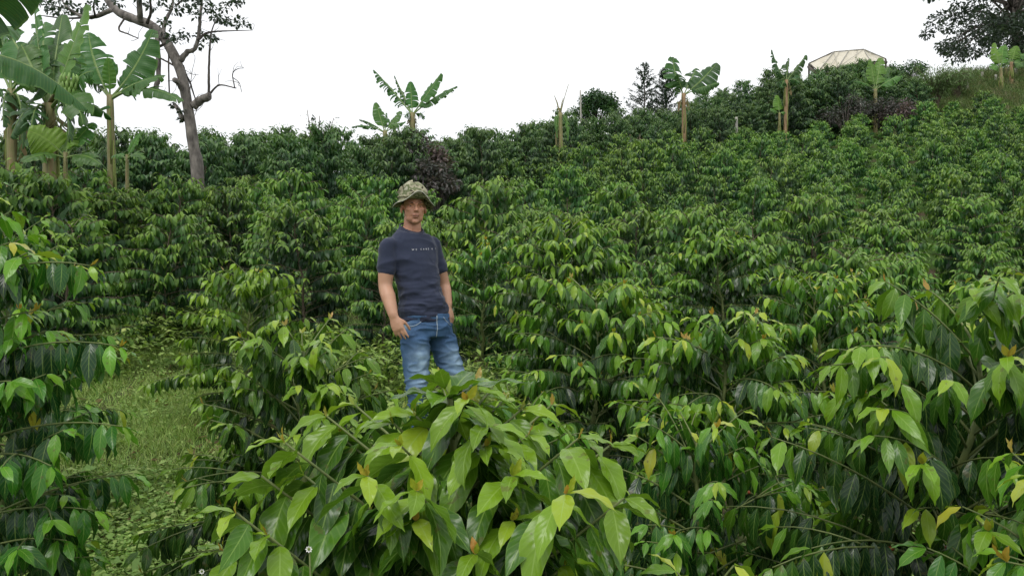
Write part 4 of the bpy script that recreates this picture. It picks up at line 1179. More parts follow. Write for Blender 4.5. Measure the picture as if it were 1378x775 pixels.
print('COFFEE', len(spots), 'rest', len(rest), 'old', len(olds))

# ---------------------------------------------------------------- weeds, grass and litter
rng = np.random.default_rng(8)


def dens_ok(x, y):
    v = np.array([noise.noise(Vector((a * .9, b * .9, 3.))) + .6 * noise.noise(Vector((a * 2.3, b * 2.3, 9.))) for a, b in zip(x, y)])
    return v


n = 27000
yy = 2.2 + 10.5 * rng.random(n) ** 1.5; c = np.interp(yy, [0, 3.4, 6, 8, 10.5, 14], [-1.0, -1.62, -2.45, -3.15, -4.1, -5.6]); xx = c + rng.normal(0, .75, n)
n2_ = 9000
yy = np.concatenate([yy, rng.uniform(1.2, 11, n2_)]); xx = np.concatenate([xx, rng.uniform(-1, 1, n2_) * (1.2 + yy[n:] * .62)])
v = dens_ok(xx, yy); keep = v > rng.normal(-.12, .18, len(v)); keep &= (yy < 4.6) | (rng.random(len(yy)) < .38); xx, yy, v = xx[keep], yy[keep], v[keep]
zz = ground(xx, yy)
P, D, Nn, Lw, Ww, A = [], [], [], [], [], []
for k in range(5):                                                        # each weed: five small round leaves on short stalks
    n = len(xx); a_ = rng.uniform(0, 6.28, n); h = rng.uniform(.01, .075, n) * (1 + np.clip(v, 0, 1)); r = rng.uniform(.0, .045, n)
    P.append(np.stack([xx + np.cos(a_) * r, yy + np.sin(a_) * r, zz + h], -1))
    D.append(np.stack([np.cos(a_), np.sin(a_), rng.uniform(-.35, .45, n)], -1)); Nn.append(np.array([0, 0, 1.]) + rng.normal(0, .3, (n, 3)))
    l = .017 * np.exp(rng.normal(0, .45, n)) * np.where(yy < 4.6, 1.5, 1.0); Lw.append(l); Ww.append(l * rng.uniform(.28, .42, n)); A.append(np.clip(.5 + rng.normal(0, .22, n), 0, 1))
P, D, Nn, Lw, Ww, A = map(np.concatenate, (P, D, Nn, Lw, Ww, A)); n = len(P)
Vv, Qv, at_ = leafmesh(P, D, Nn, Lw, Ww, rng.uniform(.1, .7, n), rng.uniform(0, .3, n), np.zeros(n), A, rng, 2, 2, 'round' if False else 'coffee')
o = tag(obj('weed_cover', mesh_np('weed_cover', Vv, Qv, at_), M['weed']), kind='stuff'); o['label'] = 'low broad-leaved weeds covering the path'
# grass blades in tufts
n = 13000
ty = 3 + 8.5 * rng.random(n); tx = np.interp(ty, [0, 3.4, 6, 8, 10.5, 14], [-1.0, -1.62, -2.45, -3.15, -4.1, -5.6]) + rng.normal(0, .8, n)
v = dens_ok(tx + 30, ty); k = v > rng.normal(-.15, .2, len(v)); tx, ty = tx[k], ty[k]
bx = np.repeat(tx, 12) + rng.normal(0, .05, len(tx) * 12); by = np.repeat(ty, 12) + rng.normal(0, .05, len(tx) * 12); n = len(bx)
a_ = rng.uniform(0, 6.28, n)
Vv, Qv, at_ = leafmesh(np.stack([bx, by, ground(bx, by)], -1), np.stack([np.cos(a_) * .5, np.sin(a_) * .5, rng.uniform(.5, 1.2, n)], -1), np.stack([-np.cos(a_), -np.sin(a_), np.full(n, .6)], -1),
                       rng.uniform(.04, .15, n), np.full(n, .0026), rng.uniform(.3, 1.3, n), np.zeros(n), np.zeros(n), np.clip(.6 + rng.normal(0, .2, n), 0, 1), rng, 3, 1, 'blade')
o = tag(obj('grass', mesh_np('grass', Vv, Qv, at_), M['weed']), kind='stuff'); o['label'] = 'short grass tufts along the path'
# taller weeds in the gaps
cl = [(W(440, 400, 7.4), .7), (W(430, 470, 6.2), .5), (W(640, 500, 6.0), .55), (W(640, 540, 5.3), .45), (W(215, 440, 8.3), .6), (W(260, 400, 9.5), .8), (W(720, 560, 4.9), .35), (W(540, 540, 4.4), .4), (W(500, 430, 6.6), .5), (W(150, 470, 7.0), .4), (W(690, 620, 3.9), .35), (W(840, 630, 3.6), .3)]
bx, by = [], []
for p, r in cl:
    k = int(700 * r); bx.append(p[0] + rng.normal(0, r * .55, k)); by.append(p[1] + rng.normal(0, r * .5, k))
bx, by = np.concatenate(bx), np.concatenate(by); n = len(bx); h = rng.uniform(.05, .42, n)
P = np.repeat(np.stack([bx, by, ground(bx, by) + h], -1), 4, 0); n = len(P); P += rng.normal(0, .03, (n, 3)); a_ = rng.uniform(0, 6.28, n)
l = rng.uniform(.03, .085, n)
Vv, Qv, at_ = leafmesh(P, np.stack([np.cos(a_), np.sin(a_), rng.uniform(-.5, .5, n)], -1), np.array([0, 0, 1.]) + rng.normal(0, .3, (n, 3)), l, l * rng.uniform(.15, .3, n), rng.uniform(.2, .9, n), rng.uniform(0, .3, n), np.zeros(n), np.clip(.42 + rng.normal(0, .2, n), 0, 1), rng, 2, 2)
o = tag(obj('tall_weeds', mesh_np('tall_weeds', Vv, Qv, at_), M['weed']), kind='stuff'); o['label'] = 'knee-high weeds filling the gaps between bushes'
# brown leaf litter
n = 3000
ly = rng.uniform(2.2, 12, n); lx = np.where(rng.random(n) < .55, np.interp(ly, [0, 3.4, 6, 8, 10.5, 14], [-1.0, -1.62, -2.45, -3.15, -4.1, -5.6]) + rng.normal(0, .8, n), rng.uniform(-1, 1, n) * (1 + ly * .6)); a_ = rng.uniform(0, 6.28, n); l = rng.uniform(.04, .12, n)
Vv, Qv, at_ = leafmesh(np.stack([lx, ly, ground(lx, ly) + .012], -1), np.stack([np.cos(a_), np.sin(a_), rng.uniform(-.1, .25, n)], -1), np.array([0, 0, 1.]) + rng.normal(0, .25, (n, 3)), l, l * .2, rng.uniform(-.8, .8, n), rng.uniform(0, .5, n), np.zeros(n), rng.uniform(0, 1, n), rng, 3, 2)
o = tag(obj('leaf_litter', mesh_np('leaf_litter', Vv, Qv, at_), M['dry_leaf']), kind='stuff'); o['label'] = 'fallen brown coffee leaves on the soil'


def fern(p, R, label, seed, nf=9):
    rng = np.random.default_rng(seed); t = thing('fern', label, 'fern', (p[0], p[1], g1(p[0], p[1])), 'ferns beside the path')
    for i in range(nf):
        a_ = i * 6.28 / nf + rng.normal(0, .25); d = np.array([math.cos(a_), math.sin(a_), 0]); l = R * rng.uniform(.7, 1.1)
        pa = spline([(0, 0, 0), d * l * .45 + UP * l * .52, d * l + UP * l * .30], 20)
        q = np.linspace(.12, 1, 26); P = np.stack([np.interp(q, np.linspace(0, 1, 20), pa[:, k]) for k in range(3)], -1); sd = np.cross(d, UP)
        P2 = np.concatenate([P, P]); D2 = np.concatenate([sd + d * .35 + 0 * P, -sd + d * .35 + 0 * P]); ln_ = np.tile(.26 * l * np.sin(PI * np.clip(q, 0, 1) ** .6 * .97) + .01, 2); n = len(P2)
        V1, Q1, a1 = leafmesh(P2, D2, np.tile(UP, (n, 1)), ln_, ln_ * .13, np.full(n, .5), np.zeros(n), np.zeros(n), np.clip(rng.normal(.5, .2, n), 0, 1), rng, 2, 1)
        f = obj('frond', mesh_np('frond', V1, Q1, a1), M['fern'], t)
        V2, Q2 = tubes([(pa, np.linspace(.004, .001, 20))], 5); obj('stalk', mesh_np('stalk', V2, Q2), M['twig'], f)


fern(W(283, 455, 7.6), .42, 'pale green fern on the bare soil beside the isolated round bush', 1)
fern(W(205, 440, 8.6), .42, 'arching fern at the top of the path beneath dark bushes', 2)
fern(W(245, 470, 7.2), .28, 'small fern in the middle of the upper path', 3, 7)


def daisy(p, label):
    bm = bmesh.new(); t = thing('daisy', label, 'flower', p.tolist(), 'white wildflowers')
    P = np.zeros((8, 3)); a_ = np.arange(8) * PI / 4; D = np.stack([np.cos(a_), np.full(8, -.4), np.sin(a_)], -1)
    V1, Q1, a1 = leafmesh(P, D, np.tile([0, -1., .2], (8, 1)), np.full(8, .007), np.full(8, .0024), np.zeros(8), np.zeros(8), np.zeros(8), np.zeros(8), np.random.default_rng(1), 2, 1)
    obj('petals', mesh_np('petals', V1, Q1, a1), M['petal'], t)
    bm_ell(bm, np.array([0, -.002, 0]), (.0026, .002, .0026), np.array([1., 0, 0]), np.array([0, 1., 0]), UP); me = bpy.data.meshes.new('flower_centre'); bm.to_mesh(me); bm.free(); obj('flower_centre', me, M['bananadry'], t)
    h = p[2] - g1(p[0], p[1]); V2, Q2 = tubes([(np.array([[0, .003, 0], [.01, .02, -h * .5], [0, .03, -h]]), .0016)], 5); obj('flower_stalk', mesh_np('flower_stalk', V2, Q2), M['twig'], t)


daisy(W(416, 738, 1.35), 'tiny white daisy among the lower leaves of the closest young plant')
daisy(W(272, 768, 1.7), 'tiny white daisy low over the grass at the bottom edge')
# ---------------------------------------------------------------- banana plants
def banana(label, px, py0, py1, d, r0, r1, leaves, seed, top=None, mat='pstem', dead=(), group=None, tear=.5, extra=None, age=.4, cat='banana plant', sink=None):
    """py0 foot, py1 crown; leaves: (tip px, tip py, depth offset, width m, lift(x,y,z), face, tear, age, fold)"""
    rng = np.random.default_rng(seed)
    foot = W(px, py0, d); cr = W(top if top is not None else px, py1, d)
    foot[2] = min(foot[2], g1(foot[0], d))
    root = np.array(foot)
    t = thing('banana_plant', label, cat, root.tolist(), group)
    pseudostem(t, root, foot - UP * .05, cr, r0, r1, mat, seed)
    for lf in leaves:
        tx, ty, dy, wd = lf[:4]
        lift = lf[4] if len(lf) > 4 else (0, 0, .22)
        face = lf[5] if len(lf) > 5 else (0, -.5, 1)
        tr = lf[6] if len(lf) > 6 else tear
        ag = lf[7] if len(lf) > 7 else age
        fo = lf[8] if len(lf) > 8 else .25
        tip = W(tx, ty, d + dy)
        dr = norm(tip - cr)
        banana_leaf('leaf', cr - UP * .06 + dr * r1 * .4, tip, lift, wd, face, rng, t, root, tear=tr, age=ag + rng.normal(0, .04), fold=fo)
    for (tx, ty, dy) in dead:
        shed_leaf(t, root, cr - UP * .05 + np.array([np.sign(tx - px) * r1, -.02, 0]), W(tx, ty, d + dy), rng)
    return t, root, cr


BG = None
# the thick clump beyond the tiered bush
t, root, cr = banana('fruiting banana plant with a green bunch and broad leaves beside the tattered one', 70, 242, 140, 9.6, .10, .075, [
    (46, 8, .4, .17, (-.04, 0, .1), (-.6, -1, .3), .75, .42, .5), (8, 40, .5, .26, (-.1, 0, .25), (-.2, -1, .5), .6, .38),
    (116, 6, .1, .26, (.05, 0, .05), (-.5, -1, .35), .45, .62, .3), (30, 100, -.5, .28, (-.1, 0, .35), (0, -.8, .7), .5, .3),
    (150, 160, .3, .22, (.1, 0, .45), (.3, -.9, .5), .8, .3), (14, 185, -.3, .24, (-.2, 0, .5), (-.3, -.9, .4), .9, .3),
    (100, 60, .6, .26, (.05, 0, .2), (.2, -1, .4), .6, .38), (112, 168, -.5, .26, (.2, -.1, .5), (.2, -.9, .5), .5, .42), (84, 20, .8, .24, (0, 0, .1), (0, -1, .3), .6, .35), (60, 30, .9, .28, (-.05, 0, .15), (0, -1, .35), .5, .45), (28, 60, .2, .26, (-.1, 0, .3), (0, -1, .4), .5, .5), (126, 96, -.2, .24, (.15, 0, .35), (.2, -1, .5), .6, .35), (92, 190, -.6, .2, (.15, 0, .6), (0, -1, .4), .9, .28), (40, 196, -.5, .2, (-.15, 0, .6), (0, -1, .4), .9, .3)], 31, top=66,
    dead=[(48, 205, -.1), (88, 200, -.15), (60, 214, -.2), (78, 190, -.2)])
bunch_rng = np.random.default_rng(3)
bc = W(94, 120, 9.45) - root; Vb_, Qb_ = [], []; paths = [(np.array([cr - root, bc + np.array([-.03, 0, .14]), bc + UP * .05]), np.array([.03, .026, .02]))]
stalk_v, stalk_q = tubes(paths, 7); bo = obj('fruit_stalk', mesh_np('fruit_stalk', stalk_v, stalk_q), M['pstem'], t)
fr = []
for k in range(4):
    for i in range(11):
        a_ = i / 11 * 6.28 + k * .3; d_ = np.array([math.cos(a_), math.sin(a_), 0]); b_ = bc + UP * (.05 - .075 * k)
        r_ = .085 - .010 * k
        fr.append((np.stack([b_ + d_ * .03, b_ + d_ * r_ + UP * .01, b_ + d_ * (r_ + .015) + UP * .075, b_ + d_ * (r_ - .005) + UP * .13]), np.array([.012, .020, .020, .007])))
Vf, Qf = tubes(fr, 7); obj('banana_bunch', mesh_np('banana_bunch', Vf, Qf), M['fruit'], t)
banana('young banana sucker with two wide bright leaves at the foot of the fruiting plant', 88, 244, 205, 9.2, .034, .024, [
    (38, 176, -.2, .26, (-.05, 0, .25), (.25, -1, .25), .05, .85, .2), (94, 170, .1, .18, (0, 0, .1), (-.5, -1, .2), .05, .8, .3),
    (128, 166, .2, .16, (.1, 0, .3), (.1, -.7, .8), .1, .5), (136, 222, -.1, .16, (.1, 0, .25), (0, -.6, .9), .2, .45), (30, 218, -.4, .15, (-.1, 0, .25), (0, -.6, .8), .1, .55)], 32, age=.55)
banana('banana plant half out of frame with a long arching leaf over the dark bushes', -58, 260, 60, 7.4, .10, .08, [
    (56, -12, -.5, .30, (.0, 0, .35), (.5, .6, .8), .1, .15), (118, 148, .3, .25, (.1, 0, .24), (0, -.22, 1), .15, .34, -.1),
    (20, 40, .8, .25, (.1, 0, .3), (.2, -.9, .6), .7, .45), (-150, 40, 0, .3)], 33)
banana('ragged banana plant with hanging shredded leaves at the frame edge behind the fruiting one', 16, 236, 120, 11.0, .075, .06, [
    (-30, 60, .3, .28), (52, 40, .2, .24, (0, 0, .2), (.2, -1, .3), .8, .36), (4, 170, -.4, .26, (-.15, 0, .5), (-.2, -.9, .4), .9, .3), (46, 176, .2, .26, (.15, 0, .5), (.2, -.9, .4), .9, .3),
    (-4, 40, .5, .3, (0, 0, .2), (0, -1, .4), .7, .42), (30, 200, -.2, .2, (.1, 0, .5), (0, -1, .3), .9, .26), (-20, 120, -.3, .25), (62, 105, .4, .25, (.1, 0, .3), (0, -1, .5), .8, .35)], 34, dead=[(28, 220, 0), (4, 215, 0)])
banana('slender banana plant with two upright leaves in a V in front of the leaning tree', 154, 236, 128, 12.4, .085, .052, [
    (119, 44, .2, .36, (-.12, 0, .10), (.35, -1, .15), .25, .42, .25), (206, 40, .1, .36, (.10, 0, -.04), (-.30, -1, .15), .25, .36, .25),
    (221, 103, -.3, .20, (.05, 0, .16), (.1, -.85, .7), .4, .42), (244, 137, -.5, .19, (.05, 0, .26), (.1, -.8, .8), .45, .42), (146, 78, -.1, .12, (0, 0, .1), (.3, -1, .3), .2, .65, .5),
    (108, 110, .3, .20, (-.1, 0, .35), (-.3, -.9, .3), .9, .22)], 35, top=148)
banana('little banana shoot with one folded leaf between the slender banana and leaning tree', 171, 248, 208, 11.6, .035, .022, [
    (188, 180, 0, .09, (0, 0, .1), (-.5, -1, .3), .1, .6, .5), (194, 214, -.3, .08, (.1, 0, .3), (0, -.7, .7), .1, .5), (150, 212, .1, .08, (-.1, 0, .3), (0, -.7, .7), .1, .5)], 36, age=.55)
banana('tattered banana plant standing above the purple-leaved shrub behind the hat', 556, 215, 152, 26.5, .14, .09, [
    (503, 94, .5, .36, (-.03, 0, .06), (.3, -.8, .6), .95, .25), (531, 102, .6, .20, (-.03, 0, .05), (.4, -.8, .5), 1.0, .28), (552, 110, .2, .30, (0, 0, .0), (0, -1, .2), .15, .40, .1),
    (594, 99, -.2, .34, (.03, 0, .02), (-.4, -.8, .6), .35, .42), (615, 116, -.4, .32, (.05, 0, .14), (-.1, -.6, .9), .75, .40), (545, 158, -.3, .22, (-.1, 0, .5), (0, -1, .3), .9, .15), (572, 160, 0, .22, (.1, 0, .5), (0, -1, .3), .9, .18)], 37, top=555,
    dead=[(550, 172, -.1), (561, 175, -.1)])
banana('smaller banana plant with a yellowish midrib beside the tattered one on the skyline', 520, 208, 176, 25.0, .10, .07, [
    (506, 138, .2, .26, (-.03, 0, .05), (.5, -1, .2), .2, .46, .2), (520, 152, .5, .18, (0, 0, .1), (0, -1, .3), .8, .3), (483, 161, .0, .13, (-.1, 0, .2), (0, -.7, .8), .9, .3), (473, 171, -.2, .14, (-.1, 0, .25), (0, -.7, .8), .9, .28),
    (540, 150, .1, .22, (.03, 0, .1), (-.5, -.9, .3), .3, .5), (546, 164, -.2, .16, (.1, 0, .2), (0, -.6, .8), .5, .46)], 38, top=518)
# leafless one on the slope: a green stem with broken stalks and hanging sheaths
t, root, cr = banana('leafless banana stem with broken stalks standing below the round dark tree', 756, 214, 152, 27.2, .10, .065, [(750, 186, -.1, .10, (-.2, 0, .5), (0, -1, .4), .6, .55), (764, 190, -.1, .09, (.2, 0, .5), (0, -1, .4), .6, .55)], 39, top=754, dead=[(749, 196, -.1)])
for k, (tx, ty) in enumerate(((746, 129), (758, 132), (765, 114))):
    limb(t, root, [cr - UP * .1, cr * .5 + W(tx, ty, 27.2) * .5 + UP * .02, W(tx, ty, 27.2)], .035 if k < 2 else .014, .010, 'pstem', np.random.default_rng(k), name='broken_stalk')
banana('banana plant with curled wind-bent leaves and a bare brown stem before the conifers', 921, 187, 126, 32.0, .105, .085, [
    (906, 77, .4, .70, (-.14, 0, .05), (.6, -.9, .2), .45, .32, .4), (937, 92, .6, .5, (.05, 0, .1), (-.4, -.9, .3), .6, .30), (965, 85, -.3, .72, (.05, 0, -.05), (-.2, -.8, .6), .35, .36, .2), (968, 112, -.6, .36, (.1, 0, .12), (-.1, -.7, .8), .7, .40),
    (912, 100, -.4, .4, (-.1, 0, .2), (.2, -1, .3), .7, .25), (905, 122, .2, .3, (-.2, 0, .5), (.0, -.9, .4), .8, .28)], 40, mat='pstem_brown', top=920, dead=[(914, 150, -.2), (928, 148, -.2)])
banana('dark ragged banana plant with crumpled leaves left of the cream canopy', 1057, 166, 108, 36., .105, .085, [
    (1039, 67, .3, .30, (-.06, 0, -.1), (.6, -.8, .3), .9, .2), (1062, 78, .3, .34, (0, 0, .1), (0, -1, .3), .9, .22), (1085, 74, .0, .42, (.06, 0, .06), (-.4, -.8, .5), .8, .25), (1046, 96, -.4, .4, (-.1, 0, .35), (0, -1, .4), .9, .22), (1075, 112, -.3, .45, (.2, 0, .5), (0, -1, .3), .9, .2), (1052, 118, -.3, .4, (-.1, 0, .5), (0, -1, .3), .9, .2)], 41,
    mat='pstem_brown', top=1058, dead=[(1066, 128, -.2)])
banana('bright upright banana sucker leaning on the dark ragged banana', 1049, 167, 152, 36.0, .08, .05, [(1046, 128, .1, .30, (0, 0, .05), (.3, -1, .2), .1, .72, .2), (1036, 146, 0, .2), (1058, 150, 0, .18)], 42, age=.55)
banana('bright green banana plant in front of the cream canopy', 1178, 152, 120, 39.4, .11, .085, [
    (1172, 80, .2, .42, (-.03, 0, .02), (.4, -1, .3), .35, .66, .3), (1185, 78, .3, .42, (.02, 0, .02), (-.3, -1, .3), .35, .70, .3), (1149, 110, -.2, .18, (-.15, 0, .3), (0, -.7, .8), .6, .5), (1214, 102, -.2, .42, (.08, 0, .2), (0, -.6, .8), .6, .55), (1206, 116, .3, .34, (.1, 0, .3), (0, -.6, .8), .5, .5), (1196, 90, .6, .36, (.05, 0, .1), (-.3, -.9, .4), .4, .5), (1162, 96, .5, .32, (-.05, 0, .15), (.3, -.9, .4), .5, .45)], 43)
for lab, px, p0, p1, d, lv, sd in (
        ('banana plant with a bright folded leaf under the big shade tree, nearest the fence posts', 1347, 126, 92, 46.5, [(1338, 58, 0, .45, (-.05, 0, .1), (.3, -1, .2), .2, .75, .3), (1350, 62, .3, .4, (0, 0, .1), (-.2, -1, .2), .3, .6), (1336, 94, -.4, .4, (-.15, 0, .45), (0, -1, .4), .4, .5), (1330, 74, .4, .3)], 44),
        ('banana plant with pale square-ended leaf at the foot of the big shade tree', 1361, 122, 84, 47.5, [(1368, 62, 0, .5, (.02, 0, .1), (-.2, -1, .2), .2, .75, .2), (1352, 60, .3, .4), (1376, 90, -.3, .4, (.15, 0, .4), (0, -1, .4), .4, .5), (1385, 72, .3, .35)], 45),
        ('thin banana stem between the two bright banana plants under the shade tree', 1354, 124, 92, 48.5, [(1352, 66, 0, .35), (1362, 74, .2, .3), (1344, 82, -.3, .3)], 46)):
    banana(lab, px, p0, p1, d, .12, .09, lv, sd, mat='pstem_brown' if sd == 45 else 'pstem', age=.5)
banana('banana plant at the frame edge behind the fence posts', 1384, 118, 84, 49., .15, .11, [(1372, 70, 0, .4), (1396, 66, .2, .4), (1368, 92, -.3, .4, (-.1, 0, .4), (0, -1, .4), .6, .4)], 47)

# ---------------------------------------------------------------- the leaning half-bare tree
rng = np.random.default_rng(50)
D0 = 14.6
root = W(266, 239, D0); root[2] = g1(root[0], D0)
t = thing('leaning_tree', 'leaning grey-barked tree, half bare, with lopped side limbs', 'tree', root.tolist())
w = lambda px, py, dy=0.: W(px, py, D0 + dy)
trunk = [root - UP * .1, w(266, 239), w(260, 194), w(252, 139), w(242, 94), w(224, 57, .1), w(204, 35, .2), w(183, 27, .3), w(160, 17, .4), w(146, 2, .5), w(128, -22, .7)]
P = spline(np.array(trunk) - root, 60); tt = np.linspace(0, 1, 60)
r = np.interp(tt, [0, .12, .3, .55, .8, 1], [.14, .115, .096, .090, .082, .055]) * (1 + .05 * np.sin(tt * 60) + rng.normal(0, .02, 60))
V, Q = tubes([(P, r)], 14); obj('trunk', mesh_np('trunk', V, Q), M['bark'], t)
LB = [([(260, 143), (270, 135), (282, 130)], .085, .075), ([(281, 130), (281, 100), (282, 70), (284, 45)], .026, .016), ([(282, 127), (295, 115), (318, 119)], .022, .010), ([(316, 119), (313, 100), (320, 93), (328, 92)], .012, .005), ([(314, 105), (322, 112), (325, 124)], .008, .004),
      ([(243, 82), (252, 70), (260, 68), (266, 55), (269, 30), (271, 5), (272, -20)], .055, .018), ([(266, 55), (276, 46), (290, 43), (311, 42), (340, 41)], .028, .006), ([(222, 52), (220, 42), (223, 28), (231, 12), (234, -15)], .045, .020), ([(189, 30), (188, 12), (186, -20)], .06, .045),
      ([(198, 32), (203, 15), (200, -15)], .030, .018), ([(246, 88), (250, 100), (256, 112), (259, 122), (263, 134)], .022, .012), ([(211, 50), (213, 80), (213, 105), (210, 118), (214, 126), (220, 131)], .045, .05), ([(227, 66), (227, 95), (228, 129)], .016, .014), ([(224, 58), (208, 66), (196, 66)], .030, .010),
      ([(240, 92), (226, 84), (212, 76), (204, 66)], .022, .010), ([(249, 128), (240, 112), (235, 108)], .05, .05), ([(246, 160), (240, 148), (236, 142)], .05, .035), ([(150, 14), (136, 20), (124, 24), (110, 22), (92, 12), (84, 2)], .050, .016), ([(128, 22), (100, 25), (76, 24), (52, 21)], .024, .008), ([(128, 22), (126, 8), (131, -15)], .022, .010),
      ([(168, 24), (160, 40), (172, 46), (186, 52)], .020, .010), ([(96, 14), (80, 10), (66, 6)], .016, .006), ([(237, 8), (250, -4), (262, -20)], .02, .01), ([(200, 108), (192, 104), (186, 101)], .016, .006), ([(284, 45), (290, 30), (300, 26), (330, 30)], .014, .005), ([(262, 132), (264, 150), (258, 162)], .008, .004), ([(255, 130), (258, 100), (262, 82)], .008, .004)]
tw = []
for pts, r0, r1 in LB:
    dy = rng.uniform(-.35, .35)
    Wp = [w(x, y, dy * k / max(1, len(pts) - 1)) for k, (x, y) in enumerate(pts)]
    limb(t, root, Wp, r0, r1, 'bark' if r0 > .04 else 'darkbark', rng)
    for i in range(3):                                                     # thin bare twigs
        p0 = Wp[int(rng.integers(1, len(Wp)))] - root; d_ = rng.normal(0, 1, 3) * .5 + np.array([0, 0, .35]); l = rng.uniform(.15, .5)
        tw.append((spline([p0, p0 + d_ * l * .5 + rng.normal(0, .03, 3), p0 + d_ * l], 5), np.linspace(.006, .003, 5)))
CLU = [(250, 45, 9), (243, 52, 7), (276, 48, 8), (286, 50, 5), (274, 61, 7), (227, 47, 7), (231, 52, 6), (276, 11, 9), (284, 6, 9), (244, 6, 12), (256, 2, 10), (236, 14, 8), (291, 22, 8), (302, 28, 8), (318, 30, 9), (328, 32, 7), (298, 24, 7), (311, 3, 10), (322, -3, 9), (60, 4, 9), (74, 6, 12), (90, 4, 10), (100, 12, 8), (82, 16, 8), (70, 14, 6), (206, 8, 7), (214, -2, 10), (190, -6, 12), (268, -6, 14), (236, 142, 4), (244, 150, 4), (222, 30, 6), (285, 52, 4), (120, 2, 8), (134, 10, 7), (300, 12, 6), (246, 160, 3), (160, 4, 6), (262, 20, 6), (112, 18, 7)]
cs = [w(x, y, rng.uniform(-.5, .5)) - root for x, y, _ in CLU]; rs_ = [k / F * D0 * 1.15 for _, _, k in CLU]
V, Q, at_ = clump_leaves(cs, rs_, [int(4 + 3.2 * k) for _, _, k in CLU], .095, rng, .6, .3, .2, 2, 1, .27)
Vt, Qt = tubes(tw, 4)
Vj, Qj, aj = join_np([(V, Q, at_), (Vt, Qt, {'luv': ('FLOAT_VECTOR', np.zeros((len(Vt), 3))), 'age': ('FLOAT', np.zeros(len(Vt)))})])
cm = mesh_np('crown', Vj, Qj, aj); cm.materials.append(M['tree_leaf']); cm.materials.append(M['darkbark'])
cm.polygons.foreach_set('material_index', np.r_[np.zeros(len(Q), np.int32), np.ones(len(Qt), np.int32)])
obj('crown', cm, None, t)

# ---------------------------------------------------------------- big shade tree on the ridge
rng = np.random.default_rng(60)
D1 = 56.; root = W(1372, 92, D1); root[2] = g1(root[0], D1) - .2
t = thing('shade_tree', 'large spreading shade tree on the ridge above the fence posts', 'tree', root.tolist())
w = lambda px, py, dy=0.: W(px, py, D1 + dy)
cs, rs_, lim = [], [], []
hub = w(1362, 20)
tk = [root - UP * .2, w(1371, 70), w(1366, 40), hub]
V, Q = tubes([(spline(np.array(tk) - root, 16), np.linspace(.42, .26, 16))], 12); obj('trunk', mesh_np('trunk', V, Q), M['darkbark'], t)
for i in range(150):
    px = rng.uniform(1238, 1500); lo = np.interp(px, [1236, 1246, 1262, 1284, 1300, 1330, 1360, 1500], [16, 60, 76, 92, 88, 76, 66, 66])
    py = rng.uniform(-100, lo - 6); dy = rng.uniform(-4.5, 4.5)
    if px < 1262 and py < -30: continue
    c = w(px, py, dy) - root; cs.append(c); rs_.append(rng.uniform(.45, 1.0))
    if i % 3 == 0:
        h_ = hub - root; lim.append((spline([h_ + np.array([0, 0, rng.uniform(-1, 1)]), h_ * .5 + c * .5 + UP * .3, c], 8), np.linspace(.10, .02, 8)))
for i in range(24):
    cs.append(w(rng.uniform(1328, 1420), rng.uniform(24, 84), rng.uniform(-5, -1.5)) - root); rs_.append(rng.uniform(.5, .9))
V, Q, at_ = clump_leaves(cs, rs_, [int(120 * q + 30) for q in rs_], .26, rng, .75, .35, .25, 2, 1, .27)
obj('crown', mesh_np('crown', V, Q, at_), M['tree_leaf'], t); V, Q = tubes(lim, 6); obj('limbs', mesh_np('limbs', V, Q), M['darkbark'], t)

# ---------------------------------------------------------------- other plants along the skyline
def at(px, d):
    x = (px - CX) / F * d; return (x, d, g1(x, d) - .05)


def hgt(px, py, d): return W(px, py, d)[2] - at(px, d)[2]


round_tree('dark rounded tree poking over the skyline hedge', at(803, 45), hgt(803, 121, 45), 1.35, 70, ll=.17, n=6500, trunk_h=.58, nclump=40)
conifer('spiky young conifer on the skyline with upswept branches', at(867, 45), hgt(867, 85, 45), 1.15, 71, 'conifers on the skyline')
conifer('fuller conifer half hidden behind the wind-bent banana', at(896, 46), hgt(897, 92, 46), 1.35, 72, 'conifers on the skyline', 1.6)
airy_shrub('light open shrub with a yellowish middle on the skyline near the leaning tree', at(425, 27.5), hgt(425, 138, 27.5), 1.15, 73, 'tree_leaf', 'open_shrub', 'shrub', nst=20, lpb=44, ll=.15, wr=.25)
airy_shrub('narrow yellow-green shoots in the middle of the open skyline shrub', at(416, 27.2), hgt(415, 148, 27.2), .32, 74, 'bamboo', 'upright_shrub', 'shrub', nst=12, lpb=40, ll=.14)
airy_shrub('thin wispy shrub on the skyline next to the leafless banana stem', at(712, 36), hgt(712, 150, 36), .7, 75, 'tree_leaf', 'wispy_shrub', 'shrub', nst=9, lpb=14, ll=.10)
for lab, px, d, top, R_, sd in (('purple-leaved shrub at the foot of the tattered banana', 556, 21.6, 172, .8, 80), ('reddish purple shrub on the outer side of the tattered banana', 592, 21.4, 186, .62, 81), ('dusky purple shrub low in front of the tattered banana', 583, 20.4, 206, .7, 82),
                            ('dusky purple shrub beside the weathered stake below the canopy', 1138, 37.6, 124, 1.25, 83), ('purple shrub at the foot of the bright green banana', 1192, 38., 126, 1.0, 84), ('reddish purple shrub in the field edge beyond the bright banana', 1212, 37.6, 132, 1.0, 85)):
    round_tree(lab, at(px, d), hgt(px, top, d), R_, sd, 'purple-leaved shrubs', 'purple', .14, 1300, .08, 'purple_shrub', nclump=20, age0=.35 if sd not in (81, 85) else .75, flat=.9)
airy_shrub('feathery pale green bamboo-like bush on the ridge by the fence posts', at(1256, 42.5), hgt(1256, 84, 43), 2.0, 86, 'bamboo', 'feathery_bush', 'bush', nst=70, lpb=60, ll=.22, wr=.09, up=.75)
